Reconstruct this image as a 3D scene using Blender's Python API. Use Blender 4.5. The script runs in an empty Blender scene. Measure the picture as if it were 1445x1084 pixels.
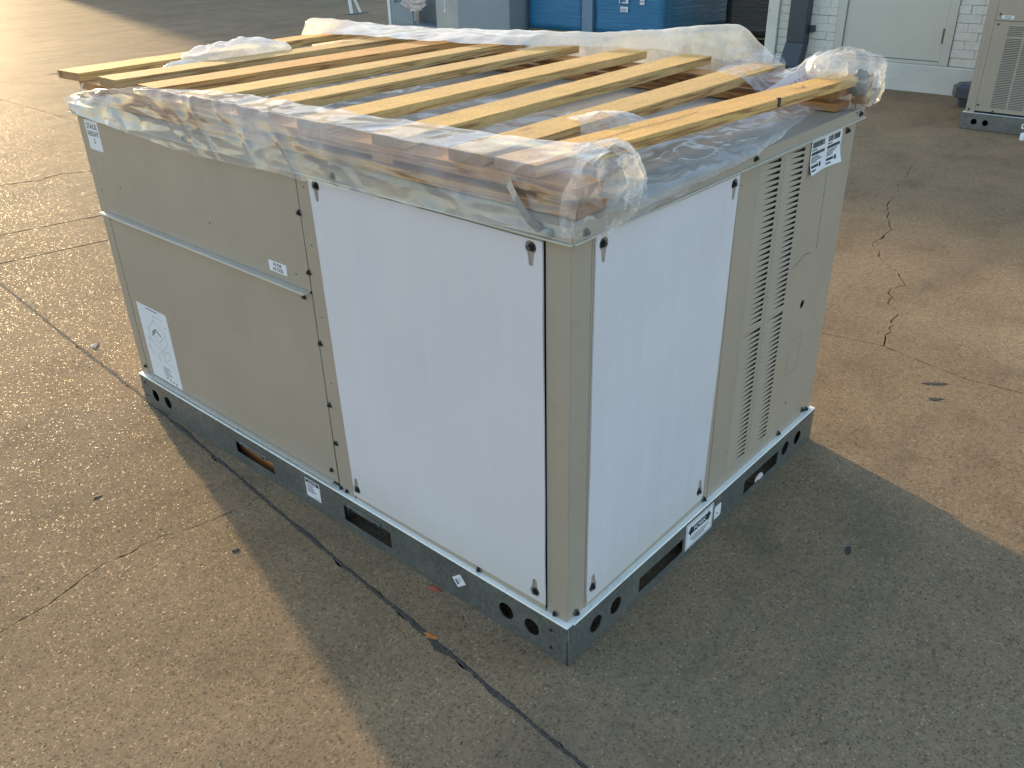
import bpy, bmesh, math, random
from mathutils import Vector, Matrix, noise
random.seed(7)
S = bpy.context.scene
COL = S.collection
R_ = math.radians

# ------------------------------------------------------------------ camera
cam_d = bpy.data.cameras.new('camera'); cam = bpy.data.objects.new('camera', cam_d); COL.objects.link(cam)
cx = Vector((0.66184939, -0.74928243, -0.02304821)); cy = Vector((0.37482466, 0.30414723, 0.8757859)); cz = Vector((-0.64920094, -0.5882774, 0.48214919))
cam.matrix_world = Matrix(((cx.x, cy.x, cz.x, -1.21557676), (cx.y, cy.y, cz.y, -0.94280339), (cx.z, cy.z, cz.z, 1.64202141), (0, 0, 0, 1)))
cam_d.sensor_width = 36.0; cam_d.lens = 1224.816/1445*36.0; cam_d.clip_start = .05; cam_d.clip_end = 400
S.camera = cam
# ------------------------------------------------------------------ light
SUN_AZ = 75.8; SUN_EL = 13.0
w = bpy.data.worlds.new('World'); S.world = w; w.use_nodes = True
nt = w.node_tree; bg = nt.nodes['Background']; sky = nt.nodes.new('ShaderNodeTexSky')
sky.sky_type = 'NISHITA'; sky.sun_disc = False; sky.sun_elevation = R_(SUN_EL); sky.sun_rotation = R_(90-SUN_AZ)
sky.air_density = 1.0; sky.dust_density = 0.8; sky.ozone_density = 1.0
nt.links.new(sky.outputs[0], bg.inputs[0]); bg.inputs[1].default_value = 0.15
sl = bpy.data.lights.new('sun', 'SUN'); sl.energy = 2.0; sl.angle = R_(1.5); sl.color = (1.0, 0.73, 0.40)
so = bpy.data.objects.new('sun', sl); COL.objects.link(so)
sd = Vector((math.cos(R_(SUN_AZ))*math.cos(R_(SUN_EL)), math.sin(R_(SUN_AZ))*math.cos(R_(SUN_EL)), math.sin(R_(SUN_EL))))
so.rotation_euler = sd.to_track_quat('Z', 'Y').to_euler(); so.location = sd*30
S.view_settings.view_transform = 'Standard'; S.view_settings.look = 'None'
S.view_settings.exposure = 1.75; S.view_settings.gamma = 1; S.view_settings.use_curve_mapping = False

# ------------------------------------------------------------------ materials
def mat(name):
    m = bpy.data.materials.new(name); m.use_nodes = True
    return m, m.node_tree, m.node_tree.nodes['Principled BSDF']
def N(t, k, **kw):
    n = t.nodes.new(k)
    for a, b in kw.items():
        if a.startswith('i_'):
            n.inputs[a[2:].replace('_', ' ')].default_value = b
        else: setattr(n, a, b)
    return n
def ramp(t, src, stops, interp='LINEAR'):
    r = t.nodes.new('ShaderNodeValToRGB'); r.color_ramp.interpolation = interp
    e = r.color_ramp.elements
    while len(e) < len(stops): e.new(.5)
    for k, (p, c) in enumerate(stops):
        e[k].position = p; e[k].color = (c[0], c[1], c[2], 1) if not isinstance(c, (int, float)) else (c, c, c, 1)
    t.links.new(src, r.inputs[0]); return r
def mixc(t, fac, a, b, mode='MIX'):
    m = t.nodes.new('ShaderNodeMix'); m.data_type = 'RGBA'; m.blend_type = mode
    for k, v in ((0, fac), (6, a), (7, b)):
        if hasattr(v, 'default_value') or hasattr(v, 'is_output'): t.links.new(v, m.inputs[k])
        elif k == 0: m.inputs[0].default_value = v
        else: m.inputs[k].default_value = (v[0], v[1], v[2], 1)
    return m.outputs[2]
def pos(t): return t.nodes.new('ShaderNodeNewGeometry').outputs['Position']
def bump(t, p, src, strength, dist, prev=None):
    b = t.nodes.new('ShaderNodeBump'); b.inputs['Strength'].default_value = strength; b.inputs['Distance'].default_value = dist
    t.links.new(src, b.inputs['Height'])
    if prev is not None: t.links.new(prev, b.inputs['Normal'])
    if p: t.links.new(b.outputs[0], p.inputs['Normal'])
    return b.outputs[0]
def noise_tex(t, vec, scale, detail=4, rough=.55):
    n = t.nodes.new('ShaderNodeTexNoise'); n.inputs['Scale'].default_value = scale; n.inputs['Detail'].default_value = detail
    n.inputs['Roughness'].default_value = rough
    if vec is not None: t.links.new(vec, n.inputs['Vector'])
    return n.outputs['Fac']

def paint(name, c, rough=.5, var=.08, metal=0, bumpy=.0, dirt=None, spec=.5):
    m, t, p = mat(name); P = pos(t)
    n = noise_tex(t, P, 3.0, 6, .6)
    hi = tuple(min(1, x*(1+var)) for x in c); lo = tuple(x*(1-var) for x in c)
    r = ramp(t, n, [(.3, lo), (.7, hi)])
    col = r.outputs[0]
    if dirt:
        d = noise_tex(t, P, 22, 8, .7); dr = ramp(t, d, [(.58, 0), (.75, 1)])
        mm = t.nodes.new('ShaderNodeMath'); mm.operation = 'MULTIPLY'; mm.inputs[1].default_value = dirt[1]
        t.links.new(dr.outputs[0], mm.inputs[0]); col = mixc(t, mm.outputs[0], col, dirt[0])
    t.links.new(col, p.inputs['Base Color'])
    rr = ramp(t, noise_tex(t, P, 9, 5), [(.3, rough-.07), (.7, rough+.08)]); t.links.new(rr.outputs[0], p.inputs['Roughness'])
    p.inputs['Metallic'].default_value = metal; p.inputs['Specular IOR Level'].default_value = spec
    if bumpy: bump(t, p, noise_tex(t, P, 7, 3), bumpy, .004)
    return m

M = {}
M['taupe'] = paint('taupe_paint', (.325, .270, .208), .42, .05, bumpy=.12, dirt=((.14, .13, .1), .25))
M['taupe_edge'] = paint('taupe_flange', (.44, .40, .33), .45, .04)
M['roof'] = paint('roof_paint', (.31, .28, .22), .4, .1, dirt=((.18, .17, .14), .5), bumpy=.15)
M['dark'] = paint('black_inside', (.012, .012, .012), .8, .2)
M['rubber'] = paint('black_fastener', (.012, .013, .014), .38, .2)
M['steel'] = paint('steel_washer', (.16, .16, .15), .35, .1, metal=.8)
M['whitelabel'] = paint('white_label_paper', (.62, .62, .64), .5, .03)
M['ink'] = paint('black_ink', (.02, .02, .022), .6, .1)
M['greyink'] = paint('grey_ink', (.13, .13, .15), .6, .1)
M['redink'] = paint('red_ink', (.45, .08, .07), .6, .1)
M['blueink'] = paint('blue_ink', (.02, .06, .30), .5, .1)
M['greyunit'] = paint('grey_cabinet_paint', (.20, .235, .26), .5, .06, dirt=((.12, .12, .12), .4))
M['greylight'] = paint('bare_panel', (.34, .33, .31), .5, .12, dirt=((.15, .14, .12), .5))
M['spout'] = paint('dark_downspout', (.035, .042, .055), .45, .15)
M['door'] = paint('door_paint', (.50, .475, .40), .45, .04, dirt=((.3, .3, .27), .3))
M['rust'] = paint('rusty_hinge', (.16, .12, .10), .7, .3, dirt=((.25, .1, .04), .6))
M['whitemetal'] = paint('white_tube', (.62, .62, .60), .45, .06, dirt=((.3, .26, .2), .5))
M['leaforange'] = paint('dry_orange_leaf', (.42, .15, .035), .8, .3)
M['leafred'] = paint('dry_red_leaf', (.28, .06, .035), .8, .3)
M['leafdark'] = paint('dark_litter', (.035, .032, .028), .8, .3)
M['leafpale'] = paint('pale_litter', (.6, .5, .42), .8, .3)
M['slip'] = paint('packing_slip_paper', (.55, .47, .43), .6, .06)
M['tape'] = paint('torn_grey_tape', (.13, .12, .11), .6, .5)
M['strap'] = paint('bright_steel_strap', (.42, .44, .45), .4, .15, metal=.3)
M['grit'] = paint('grey_brown_grit', (.26, .21, .15), .8, .4)
M['pink'] = paint('pinkish_torn_paper', (.52, .43, .40), .8, .1)

def galv():
    m, t, p = mat('galvanised_steel'); P = pos(t)
    v = t.nodes.new('ShaderNodeTexVoronoi'); v.inputs['Scale'].default_value = 110; t.links.new(P, v.inputs['Vector'])
    sp = t.nodes.new('ShaderNodeSeparateColor'); t.links.new(v.outputs['Color'], sp.inputs[0])
    a = ramp(t, sp.outputs[0], [(0, (.145, .15, .14)), (1, (.20, .205, .19))])
    n = noise_tex(t, P, 6, 6, .7); b = ramp(t, n, [(.35, (.75, .76, .78)), (.7, (1.1, 1.1, 1.08))])
    t.links.new(mixc(t, 1.0, a.outputs[0], b.outputs[0], 'MULTIPLY'), p.inputs['Base Color'])
    p.inputs['Metallic'].default_value = .55
    rr = ramp(t, sp.outputs[1], [(0, .38), (1, .52)]); t.links.new(rr.outputs[0], p.inputs['Roughness'])
    bump(t, p, n, .15, .003)
    return m
M['galv'] = galv()
M['galvlip'] = paint('rail_lip', (.80, .79, .72), .5, .08, dirt=((.35, .33, .28), .6))

def ribbed():
    m, t, p = mat('white_corrugated_plastic'); P = pos(t)
    sx = t.nodes.new('ShaderNodeSeparateXYZ'); t.links.new(P, sx.inputs[0])
    ad = N(t, 'ShaderNodeMath', operation='ADD'); t.links.new(sx.outputs[0], ad.inputs[0]); t.links.new(sx.outputs[1], ad.inputs[1])
    mu = N(t, 'ShaderNodeMath', operation='MULTIPLY'); mu.inputs[1].default_value = 2*math.pi/.0042; t.links.new(ad.outputs[0], mu.inputs[0])
    si = N(t, 'ShaderNodeMath', operation='SINE'); t.links.new(mu.outputs[0], si.inputs[0])
    st = t.nodes.new('ShaderNodeMapping'); st.inputs['Scale'].default_value = (6, 6, .8); t.links.new(P, st.inputs[0])
    n = noise_tex(t, st.outputs[0], 1.6, 3, .5)
    c = ramp(t, noise_tex(t, P, 1.7, 5, .6), [(.3, (.535, .51, .535)), (.7, (.585, .56, .585))])
    sm = t.nodes.new('ShaderNodeMapping'); sm.inputs['Scale'].default_value = (1, 1, .45); t.links.new(P, sm.inputs[0])
    sc_ = ramp(t, noise_tex(t, sm.outputs[0], 26, 9, .8), [(.60, 0), (.74, .5)])
    gr_ = ramp(t, sx.outputs[2], [(.14, .5), (.26, 0)])
    cc = mixc(t, sc_.outputs[0], c.outputs[0], (.47, .44, .40)); cc = mixc(t, gr_.outputs[0], cc, (.50, .46, .40))
    t.links.new(cc, p.inputs['Base Color'])
    rg_ = ramp(t, noise_tex(t, P, 5, 6, .7), [(.3, .34), (.7, .52)]); t.links.new(rg_.outputs[0], p.inputs['Roughness'])
    b1 = bump(t, None, si.outputs[0], .07, .0006)
    bump(t, p, n, .35, .02, b1)
    return m
M['sheet'] = ribbed()

def wood(name, tint=(1, 1, 1)):
    m, t, p = mat(name)
    tc = t.nodes.new('ShaderNodeTexCoord'); oi = t.nodes.new('ShaderNodeObjectInfo')
    ad = N(t, 'ShaderNodeVectorMath', operation='MULTIPLY_ADD')
    t.links.new(oi.outputs['Random'], ad.inputs[0]); ad.inputs[1].default_value = (37, 19, 53); t.links.new(tc.outputs['Object'], ad.inputs[2])
    st = t.nodes.new('ShaderNodeMapping'); st.inputs['Scale'].default_value = (1.1, 14, 26); t.links.new(ad.outputs[0], st.inputs[0])
    rings = noise_tex(t, st.outputs[0], 1.5, 3, .5)
    mu = N(t, 'ShaderNodeMath', operation='MULTIPLY'); mu.inputs[1].default_value = 34; t.links.new(rings, mu.inputs[0])
    si = N(t, 'ShaderNodeMath', operation='SINE'); t.links.new(mu.outputs[0], si.inputs[0])
    k = lambda c: tuple(c[i]*tint[i] for i in range(3))
    side = ramp(t, si.outputs[0], [(0, k((.55, .365, .145))), (.6, k((.45, .275, .098))), (1, k((.29, .16, .055)))])
    sawn = ramp(t, noise_tex(t, tc.outputs['Object'], 190, 3, .7), [(.30, k((.40, .20, .04))), (.42, k((.74, .425, .10))), (.7, k((.86, .52, .145)))])
    nz_ = t.nodes.new('ShaderNodeSeparateXYZ'); t.links.new(tc.outputs['Normal'], nz_.inputs[0])
    up_ = ramp(t, nz_.outputs[2], [(.6, 0), (.7, 1)])
    class _O: pass
    faint = mixc(t, .22, sawn.outputs[0], side.outputs[0])
    ax_ = N(t, 'ShaderNodeMath', operation='ABSOLUTE'); t.links.new(nz_.outputs[0], ax_.inputs[0]); en_ = ramp(t, ax_.outputs[0], [(.7, 0), (.8, .8)])
    endc = mixc(t, en_.outputs[0], side.outputs[0], k((.36, .20, .085)))
    c1 = _O(); c1.outputs = [mixc(t, up_.outputs[0], endc, faint)]
    st2 = t.nodes.new('ShaderNodeMapping'); st2.inputs['Scale'].default_value = (12, 120, 120); t.links.new(ad.outputs[0], st2.inputs[0])
    fine = noise_tex(t, st2.outputs[0], 4, 4, .7)
    f = ramp(t, fine, [(.3, .72), (.7, 1.12)])
    col = mixc(t, .8, c1.outputs[0], f.outputs[0], 'MULTIPLY')
    st3 = t.nodes.new('ShaderNodeMapping'); st3.inputs['Scale'].default_value = (2.6, 7, 7); t.links.new(ad.outputs[0], st3.inputs[0])
    v = t.nodes.new('ShaderNodeTexVoronoi'); v.inputs['Scale'].default_value = 1.0; t.links.new(st3.outputs[0], v.inputs['Vector'])
    kn = ramp(t, v.outputs['Distance'], [(.035, .95), (.11, 0)])
    col = mixc(t, kn.outputs[0], col, k((.20, .095, .04)))
    n2 = noise_tex(t, tc.outputs['Object'], 5, 5); tone = ramp(t, n2, [(.3, .82), (.7, 1.1)])
    col = mixc(t, 1, col, tone.outputs[0], 'MULTIPLY')
    ob = ramp(t, oi.outputs['Random'], [(0, (.88, .86, .9)), (.5, (1, 1, 1)), (1, (1.08, .98, .86))])
    col = mixc(t, 1, col, ob.outputs[0], 'MULTIPLY')
    t.links.new(col, p.inputs['Base Color']); p.inputs['Roughness'].default_value = .72
    fz = noise_tex(t, tc.outputs['Object'], 260, 3, .8)
    b1 = bump(t, None, fine, .5, .0015); bump(t, p, fz, .9, .0022, b1)
    return m
M['wood'] = wood('sawn_pine'); M['woodred'] = wood('reddish_pine', (.92, .80, .74)); M['runner'] = wood('brown_runner_pine', (.82, .60, .46)); M['woodold'] = wood('grey_pallet_wood', (.4, .5, .7))

def concrete():
    m, t, p = mat('worn_concrete'); P = pos(t)
    big = noise_tex(t, P, .55, 6, .62); mid = noise_tex(t, P, 3.3, 6, .6); fin = noise_tex(t, P, 42, 6, .75)
    a = ramp(t, big, [(.3, (.206, .144, .084)), (.55, (.252, .178, .104)), (.72, (.292, .210, .125))])
    b = ramp(t, mid, [(.25, .74), (.5, 1.0), (.78, 1.14)])
    col = mixc(t, 1, a.outputs[0], b.outputs[0], 'MULTIPLY')
    fr = ramp(t, fin, [(.28, .70), (.5, 1), (.75, 1.26)]); col = mixc(t, .7, col, fr.outputs[0], 'MULTIPLY')
    v = t.nodes.new('ShaderNodeTexVoronoi'); v.inputs['Scale'].default_value = 210; t.links.new(P, v.inputs['Vector'])
    sp = t.nodes.new('ShaderNodeSeparateColor'); t.links.new(v.outputs['Color'], sp.inputs[0])
    g = ramp(t, sp.outputs[0], [(0, .40), (.10, .72), (.3, .95), (.86, 1.10), (.975, 1.3), (1, 1.9)]); col = mixc(t, .8, col, g.outputs[0], 'MULTIPLY')
    v2 = t.nodes.new('ShaderNodeTexVoronoi'); v2.inputs['Scale'].default_value = 88; v2.inputs['Randomness'].default_value = 1; t.links.new(P, v2.inputs['Vector'])
    sp2 = t.nodes.new('ShaderNodeSeparateColor'); t.links.new(v2.outputs['Color'], sp2.inputs[0])
    th = ramp(t, sp2.outputs[0], [(.0, .30), (.42, 0.0)]); 
    lt = N(t, 'ShaderNodeMath', operation='LESS_THAN'); t.links.new(v2.outputs['Distance'], lt.inputs[0]); t.links.new(th.outputs[0], lt.inputs[1])
    hs = N(t, 'ShaderNodeMath', operation='MULTIPLY'); hs.inputs[1].default_value = .55; t.links.new(lt.outputs[0], hs.inputs[0])
    col = mixc(t, hs.outputs[0], col, (.055, .042, .032))
    gt = N(t, 'ShaderNodeMath', operation='GREATER_THAN'); gt.inputs[1].default_value = .92; t.links.new(sp2.outputs[0], gt.inputs[0])
    lt3 = N(t, 'ShaderNodeMath', operation='LESS_THAN'); lt3.inputs[1].default_value = .26; t.links.new(v2.outputs['Distance'], lt3.inputs[0])
    an = N(t, 'ShaderNodeMath', operation='MULTIPLY'); t.links.new(gt.outputs[0], an.inputs[0]); t.links.new(lt3.outputs[0], an.inputs[1])
    an2 = N(t, 'ShaderNodeMath', operation='MULTIPLY'); an2.inputs[1].default_value = .28; t.links.new(an.outputs[0], an2.inputs[0])
    col = mixc(t, an2.outputs[0], col, (.42, .36, .28))
    # stains and tyre darkening
    stn = t.nodes.new('ShaderNodeMapping'); stn.inputs['Scale'].default_value = (.35, 1.6, 1); stn.inputs['Rotation'].default_value = (0, 0, .5); t.links.new(P, stn.inputs[0])
    sn = ramp(t, noise_tex(t, stn.outputs[0], 1.1, 8, .65), [(.52, 0), (.72, .55)])
    col = mixc(t, sn.outputs[0], col, (.115, .098, .078))
    os_ = ramp(t, noise_tex(t, P, 1.9, 3, .5), [(.66, 0), (.76, .45)]); col = mixc(t, os_.outputs[0], col, (.10, .078, .055))
    v4 = t.nodes.new('ShaderNodeTexVoronoi'); v4.inputs['Scale'].default_value = 150; t.links.new(P, v4.inputs['Vector'])
    s4 = t.nodes.new('ShaderNodeSeparateColor'); t.links.new(v4.outputs['Color'], s4.inputs[0])
    t4 = ramp(t, s4.outputs[1], [(0, .42), (.22, 0.0)]); l4 = N(t, 'ShaderNodeMath', operation='LESS_THAN'); t.links.new(v4.outputs['Distance'], l4.inputs[0]); t.links.new(t4.outputs[0], l4.inputs[1])
    h4 = N(t, 'ShaderNodeMath', operation='MULTIPLY'); h4.inputs[1].default_value = .5; t.links.new(l4.outputs[0], h4.inputs[0]); col = mixc(t, h4.outputs[0], col, (.04, .03, .022))
    t.links.new(col, p.inputs['Base Color'])
    ro = ramp(t, sp.outputs[1], [(0, .85), (.95, .74), (.972, .34), (1, .24)]); t.links.new(ro.outputs[0], p.inputs['Roughness'])
    p.inputs['Specular IOR Level'].default_value = .07
    hf = noise_tex(t, P, 330, 2, .6); b1 = bump(t, None, hf, .7, .003); b2 = bump(t, None, fin, .4, .004, b1); bump(t, p, mid, .3, .02, b2)
    return m
M['concrete'] = concrete()
def filler():
    m, t, p = mat('joint_filler'); P = pos(t)
    a = ramp(t, noise_tex(t, P, 70, 6, .7), [(.3, (.025, .023, .018)), (.55, (.055, .048, .037)), (.78, (.14, .11, .075))])
    t.links.new(a.outputs[0], p.inputs['Base Color']); p.inputs['Roughness'].default_value = .9
    bump(t, p, noise_tex(t, P, 180, 4), 1, .004); return m
M['filler'] = filler()

def whitebrick():
    m, t, p = mat('painted_brick'); P = pos(t)
    n = noise_tex(t, P, 30, 6, .65); a = ramp(t, n, [(.3, (.55, .52, .455)), (.65, (.66, .63, .55))])
    d = ramp(t, noise_tex(t, P, 6, 7, .75), [(.62, 0), (.8, .6)])
    t.links.new(mixc(t, d.outputs[0], a.outputs[0], (.22, .21, .18)), p.inputs['Base Color'])
    p.inputs['Roughness'].default_value = .6; bump(t, p, n, .6, .006); return m
M['brick'] = whitebrick()
M['mortar'] = paint('shaded_mortar', (.20, .205, .19), .8, .2)
M['plinth'] = paint('painted_plinth', (.55, .53, .47), .6, .1, bumpy=.5, dirt=((.18, .18, .16), .7))

def bluewrap(name, c, c2):
    m, t, p = mat(name); P = pos(t)
    st = t.nodes.new('ShaderNodeMapping'); st.inputs['Scale'].default_value = (1.5, 1.5, 22); st.inputs['Rotation'].default_value = (.12, .1, 0); t.links.new(P, st.inputs[0])
    n = noise_tex(t, st.outputs[0], 1.8, 6, .7); a = ramp(t, n, [(.35, c), (.6, c), (.78, c2)])
    t.links.new(a.outputs[0], p.inputs['Base Color']); p.inputs['Roughness'].default_value = .32
    bump(t, p, n, .9, .012); return m
M['blue'] = bluewrap('blue_wrap', (.014, .135, .27), (.12, .30, .42))
M['bluepost'] = bluewrap('blue_grey_corner_board', (.13, .20, .28), (.25, .32, .4))
M['blackwrap'] = bluewrap('black_wrap', (.022, .02, .018), (.20, .18, .16))

def film(name, base, amp, tint=(.82, .81, .79), scale=9):
    m, t, p = mat(name); t.nodes.remove(p); out = t.nodes['Material Output']; P = pos(t)
    di = N(t, 'ShaderNodeBsdfDiffuse'); di.inputs[0].default_value = (*tint, 1)
    tl = N(t, 'ShaderNodeBsdfTranslucent'); tl.inputs[0].default_value = (*tint, 1)
    gl = N(t, 'ShaderNodeBsdfGlossy'); gl.inputs['Roughness'].default_value = .13; gl.inputs[0].default_value = (.95, .95, .95, 1)
    tr = N(t, 'ShaderNodeBsdfTransparent'); tr.inputs[0].default_value = (.97, .965, .95, 1)
    a = N(t, 'ShaderNodeMixShader'); a.inputs[0].default_value = .5; t.links.new(di.outputs[0], a.inputs[1]); t.links.new(tl.outputs[0], a.inputs[2])
    lw = N(t, 'ShaderNodeLayerWeight'); lw.inputs['Blend'].default_value = .35
    n = noise_tex(t, P, scale, 5, .65); r = ramp(t, n, [(.35, base), (.68, min(1, base+amp))])
    at = N(t, 'ShaderNodeAttribute', attribute_name='layers')
    s1 = N(t, 'ShaderNodeMath', operation='ADD'); t.links.new(r.outputs[0], s1.inputs[0]); t.links.new(at.outputs['Fac'], s1.inputs[1])
    f2 = N(t, 'ShaderNodeMath', operation='MULTIPLY'); f2.inputs[1].default_value = .32; t.links.new(lw.outputs['Facing'], f2.inputs[0])
    s2 = N(t, 'ShaderNodeMath', operation='ADD', use_clamp=True); t.links.new(s1.outputs[0], s2.inputs[0]); t.links.new(f2.outputs[0], s2.inputs[1])
    mx = N(t, 'ShaderNodeMixShader'); t.links.new(s2.outputs[0], mx.inputs[0]); t.links.new(tr.outputs[0], mx.inputs[1]); t.links.new(a.outputs[0], mx.inputs[2])
    fr = N(t, 'ShaderNodeLayerWeight'); fr.inputs['Blend'].default_value = .5
    pw = N(t, 'ShaderNodeMath', operation='POWER'); pw.inputs[1].default_value = 3.5; t.links.new(fr.outputs['Facing'], pw.inputs[0])
    fm = N(t, 'ShaderNodeMath', operation='MULTIPLY_ADD', use_clamp=True); fm.inputs[1].default_value = .22; fm.inputs[2].default_value = .04; t.links.new(pw.outputs[0], fm.inputs[0])
    m2 = N(t, 'ShaderNodeMixShader'); t.links.new(fm.outputs[0], m2.inputs[0]); t.links.new(mx.outputs[0], m2.inputs[1]); t.links.new(gl.outputs[0], m2.inputs[2])
    b = bump(t, None, noise_tex(t, P, 40, 3, .5), .2, .003)
    for s in (di, gl, fr): t.links.new(b, s.inputs['Normal'])
    t.links.new(m2.outputs[0], out.inputs['Surface'])
    return m
M['film'] = film('clear_plastic_film', .0, .17)
M['filmmilky'] = film('milky_plastic_film', .42, .3, (.93, .90, .82))
M['filmbag'] = film('crumpled_plastic_film', .06, .28)
M['filmthin'] = film('thin_plastic_film', .02, .16)

# ------------------------------------------------------------------ helpers
def link(o, parent=None):
    COL.objects.link(o)
    if parent: o.parent = parent
    return o
def mobj(name, verts, faces, m, parent=None, smooth=False, mw=None):
    me = bpy.data.meshes.new(name); me.from_pydata([tuple(v) for v in verts], [], faces); me.update()
    if m: me.materials.append(m)
    if smooth:
        for f in me.polygons: f.use_smooth = True
    o = bpy.data.objects.new(name, me); link(o, parent)
    if mw is not None: o.matrix_local = mw
    return o
def bobj(name, bm, m, parent=None, smooth=False, mw=None):
    me = bpy.data.meshes.new(name); bm.to_mesh(me); bm.free()
    for x in (m if isinstance(m, list) else [m]): me.materials.append(x)
    if smooth:
        for f in me.polygons: f.use_smooth = True
    o = bpy.data.objects.new(name, me); link(o, parent)
    if mw is not None: o.matrix_local = mw
    return o
def bbox(bm, x0, x1, y0, y1, z0, z1, bev=0, mw=None, mi=0):
    vs = [bm.verts.new((x, y, z)) for x in (x0, x1) for y in (y0, y1) for z in (z0, z1)]
    fs = [bm.faces.new([vs[i] for i in q]) for q in ((0, 1, 3, 2), (4, 6, 7, 5), (0, 4, 5, 1), (2, 3, 7, 6), (0, 2, 6, 4), (1, 5, 7, 3))]
    for f in fs: f.material_index = mi
    if bev:
        es = {e for f in fs for e in f.edges}
        r = bmesh.ops.bevel(bm, geom=list(es), offset=bev, segments=1, affect='EDGES')
        vs = list({v for f in r['faces'] for v in f.verts} | {v for v in vs if v.is_valid})
    if mw is not None: bmesh.ops.transform(bm, matrix=mw, verts=[v for v in vs if v.is_valid])
def box(name, x0, x1, y0, y1, z0, z1, m, parent=None, bev=.001, mw=None):
    bm = bmesh.new(); bbox(bm, x0, x1, y0, y1, z0, z1, bev)
    return bobj(name, bm, m, parent, mw=mw)
def thing(name, label, cat, loc=(0, 0, 0), rz=0, group=None):
    o = bpy.data.objects.new(name, None); link(o); o.location = loc; o.rotation_euler = (0, 0, rz); o.empty_display_size = .1
    o['label'] = label; o['category'] = cat
    if group: o['group'] = group
    return o
def tag(o, label, cat, group=None):
    o['label'] = label; o['category'] = cat
    if group: o['group'] = group
    return o
def copyo(o, parent=None):
    c = o.copy(); COL.objects.link(c)
    if parent: c.parent = parent
    return c
def curve_mesh(cu, name):
    o = bpy.data.objects.new('tmp', cu); COL.objects.link(o)
    dg = bpy.context.evaluated_depsgraph_get(); dg.update()
    me = bpy.data.meshes.new_from_object(o.evaluated_get(dg)); me.name = name
    bpy.data.objects.remove(o); bpy.data.curves.remove(cu); me.materials.clear(); return me
def plate(name, outline, holes, th, m, parent, mw, z=0.0, bev=0):
    """flat plate with real holes; front face at local z + th"""
    cu = bpy.data.curves.new(name, 'CURVE'); cu.dimensions = '2D'; cu.fill_mode = 'BOTH'; cu.extrude = th/2
    for poly in [outline]+holes:
        sp = cu.splines.new('POLY'); sp.points.add(len(poly)-1)
        for k, q in enumerate(poly): sp.points[k].co = (q[0], q[1], 0, 1)
        sp.use_cyclic_u = True
    me = curve_mesh(cu, name); me.materials.append(m)
    me.transform(Matrix.Translation((0, 0, z+th/2)))
    o = bpy.data.objects.new(name, me); link(o, parent); o.matrix_local = mw; return o
def rect(x0, x1, y0, y1): return [(x0, y0), (x1, y0), (x1, y1), (x0, y1)]
def circ(x, y, r, n=22): return [(x+r*math.cos(2*math.pi*k/n), y+r*math.sin(2*math.pi*k/n)) for k in range(n)]
def rrect(x0, x1, y0, y1, r, n=4):
    out = []
    for cxx, cyy, a0 in ((x1-r, y1-r, 0), (x0+r, y1-r, 90), (x0+r, y0+r, 180), (x1-r, y0+r, 270)):
        for k in range(n+1):
            a = R_(a0+90*k/n); out.append((cxx+r*math.cos(a), cyy+r*math.sin(a)))
    return out
def keyhole(x, y, up=False):
    s = 1 if up else -1
    pts = [(x+.0145*math.cos(a), y+.0145*math.sin(a)*1.0) for a in [R_(d) for d in (range(-50, 231, 20))]]
    pts += [(x-.0062, y-.034), (x-.004, y-.038), (x+.004, y-.038), (x+.0062, y-.034)]
    if up: pts = [(a, 2*y-b) for a, b in pts][::-1]
    return pts
def text(name, s, size, x, y, m, parent, mw, z=.0006, align='LEFT', th=.0002, sx=1.0, line=1.0):
    cu = bpy.data.curves.new(name, 'FONT'); cu.body = s; cu.size = size; cu.align_x = align; cu.extrude = th; cu.space_line = line; cu.resolution_u = 3
    me = curve_mesh(cu, name); me.materials.append(m)
    me.transform(Matrix.Translation((x, y, z)) @ Matrix.Diagonal((sx, 1, 1, 1)))
    o = bpy.data.objects.new(name, me); link(o, parent); o.matrix_local = mw; return o
def marks(name, rects, m, parent, mw, z=.0006):
    v = []; f = []
    for (a, b, c, d) in rects:
        k = len(v); v += [(a, c, z), (b, c, z), (b, d, z), (a, d, z)]; f.append((k, k+1, k+2, k+3))
    return mobj(name, v, f, m, parent, mw=mw)
def tube(bm, pts, r, n=10):
    rings = []
    for i, q in enumerate(pts):
        q = Vector(q); a = Vector(pts[max(0, i-1)]); b = Vector(pts[min(len(pts)-1, i+1)]); d = (b-a).normalized()
        u = d.orthogonal().normalized(); w2 = d.cross(u)
        rings.append([bm.verts.new(q+r*(math.cos(2*math.pi*k/n)*u+math.sin(2*math.pi*k/n)*w2)) for k in range(n)])
    for i in range(len(rings)-1):
        for k in range(n): bm.faces.new((rings[i][k], rings[i][(k+1) % n], rings[i+1][(k+1) % n], rings[i+1][k]))
    bm.faces.new(rings[0]); bm.faces.new(rings[-1][::-1])

# face frames: X = left to right as seen, Y = up, Z = outwards
def LFT(x): return Matrix(((0, 0, -1, x), (-1, 0, 0, 0), (0, 1, 0, 0), (0, 0, 0, 1)))    # faces -x; local X = -y
def RGT(y): return Matrix(((1, 0, 0, 0), (0, 0, -1, y), (0, 1, 0, 0), (0, 0, 0, 1)))     # faces -y; local X = x

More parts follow.
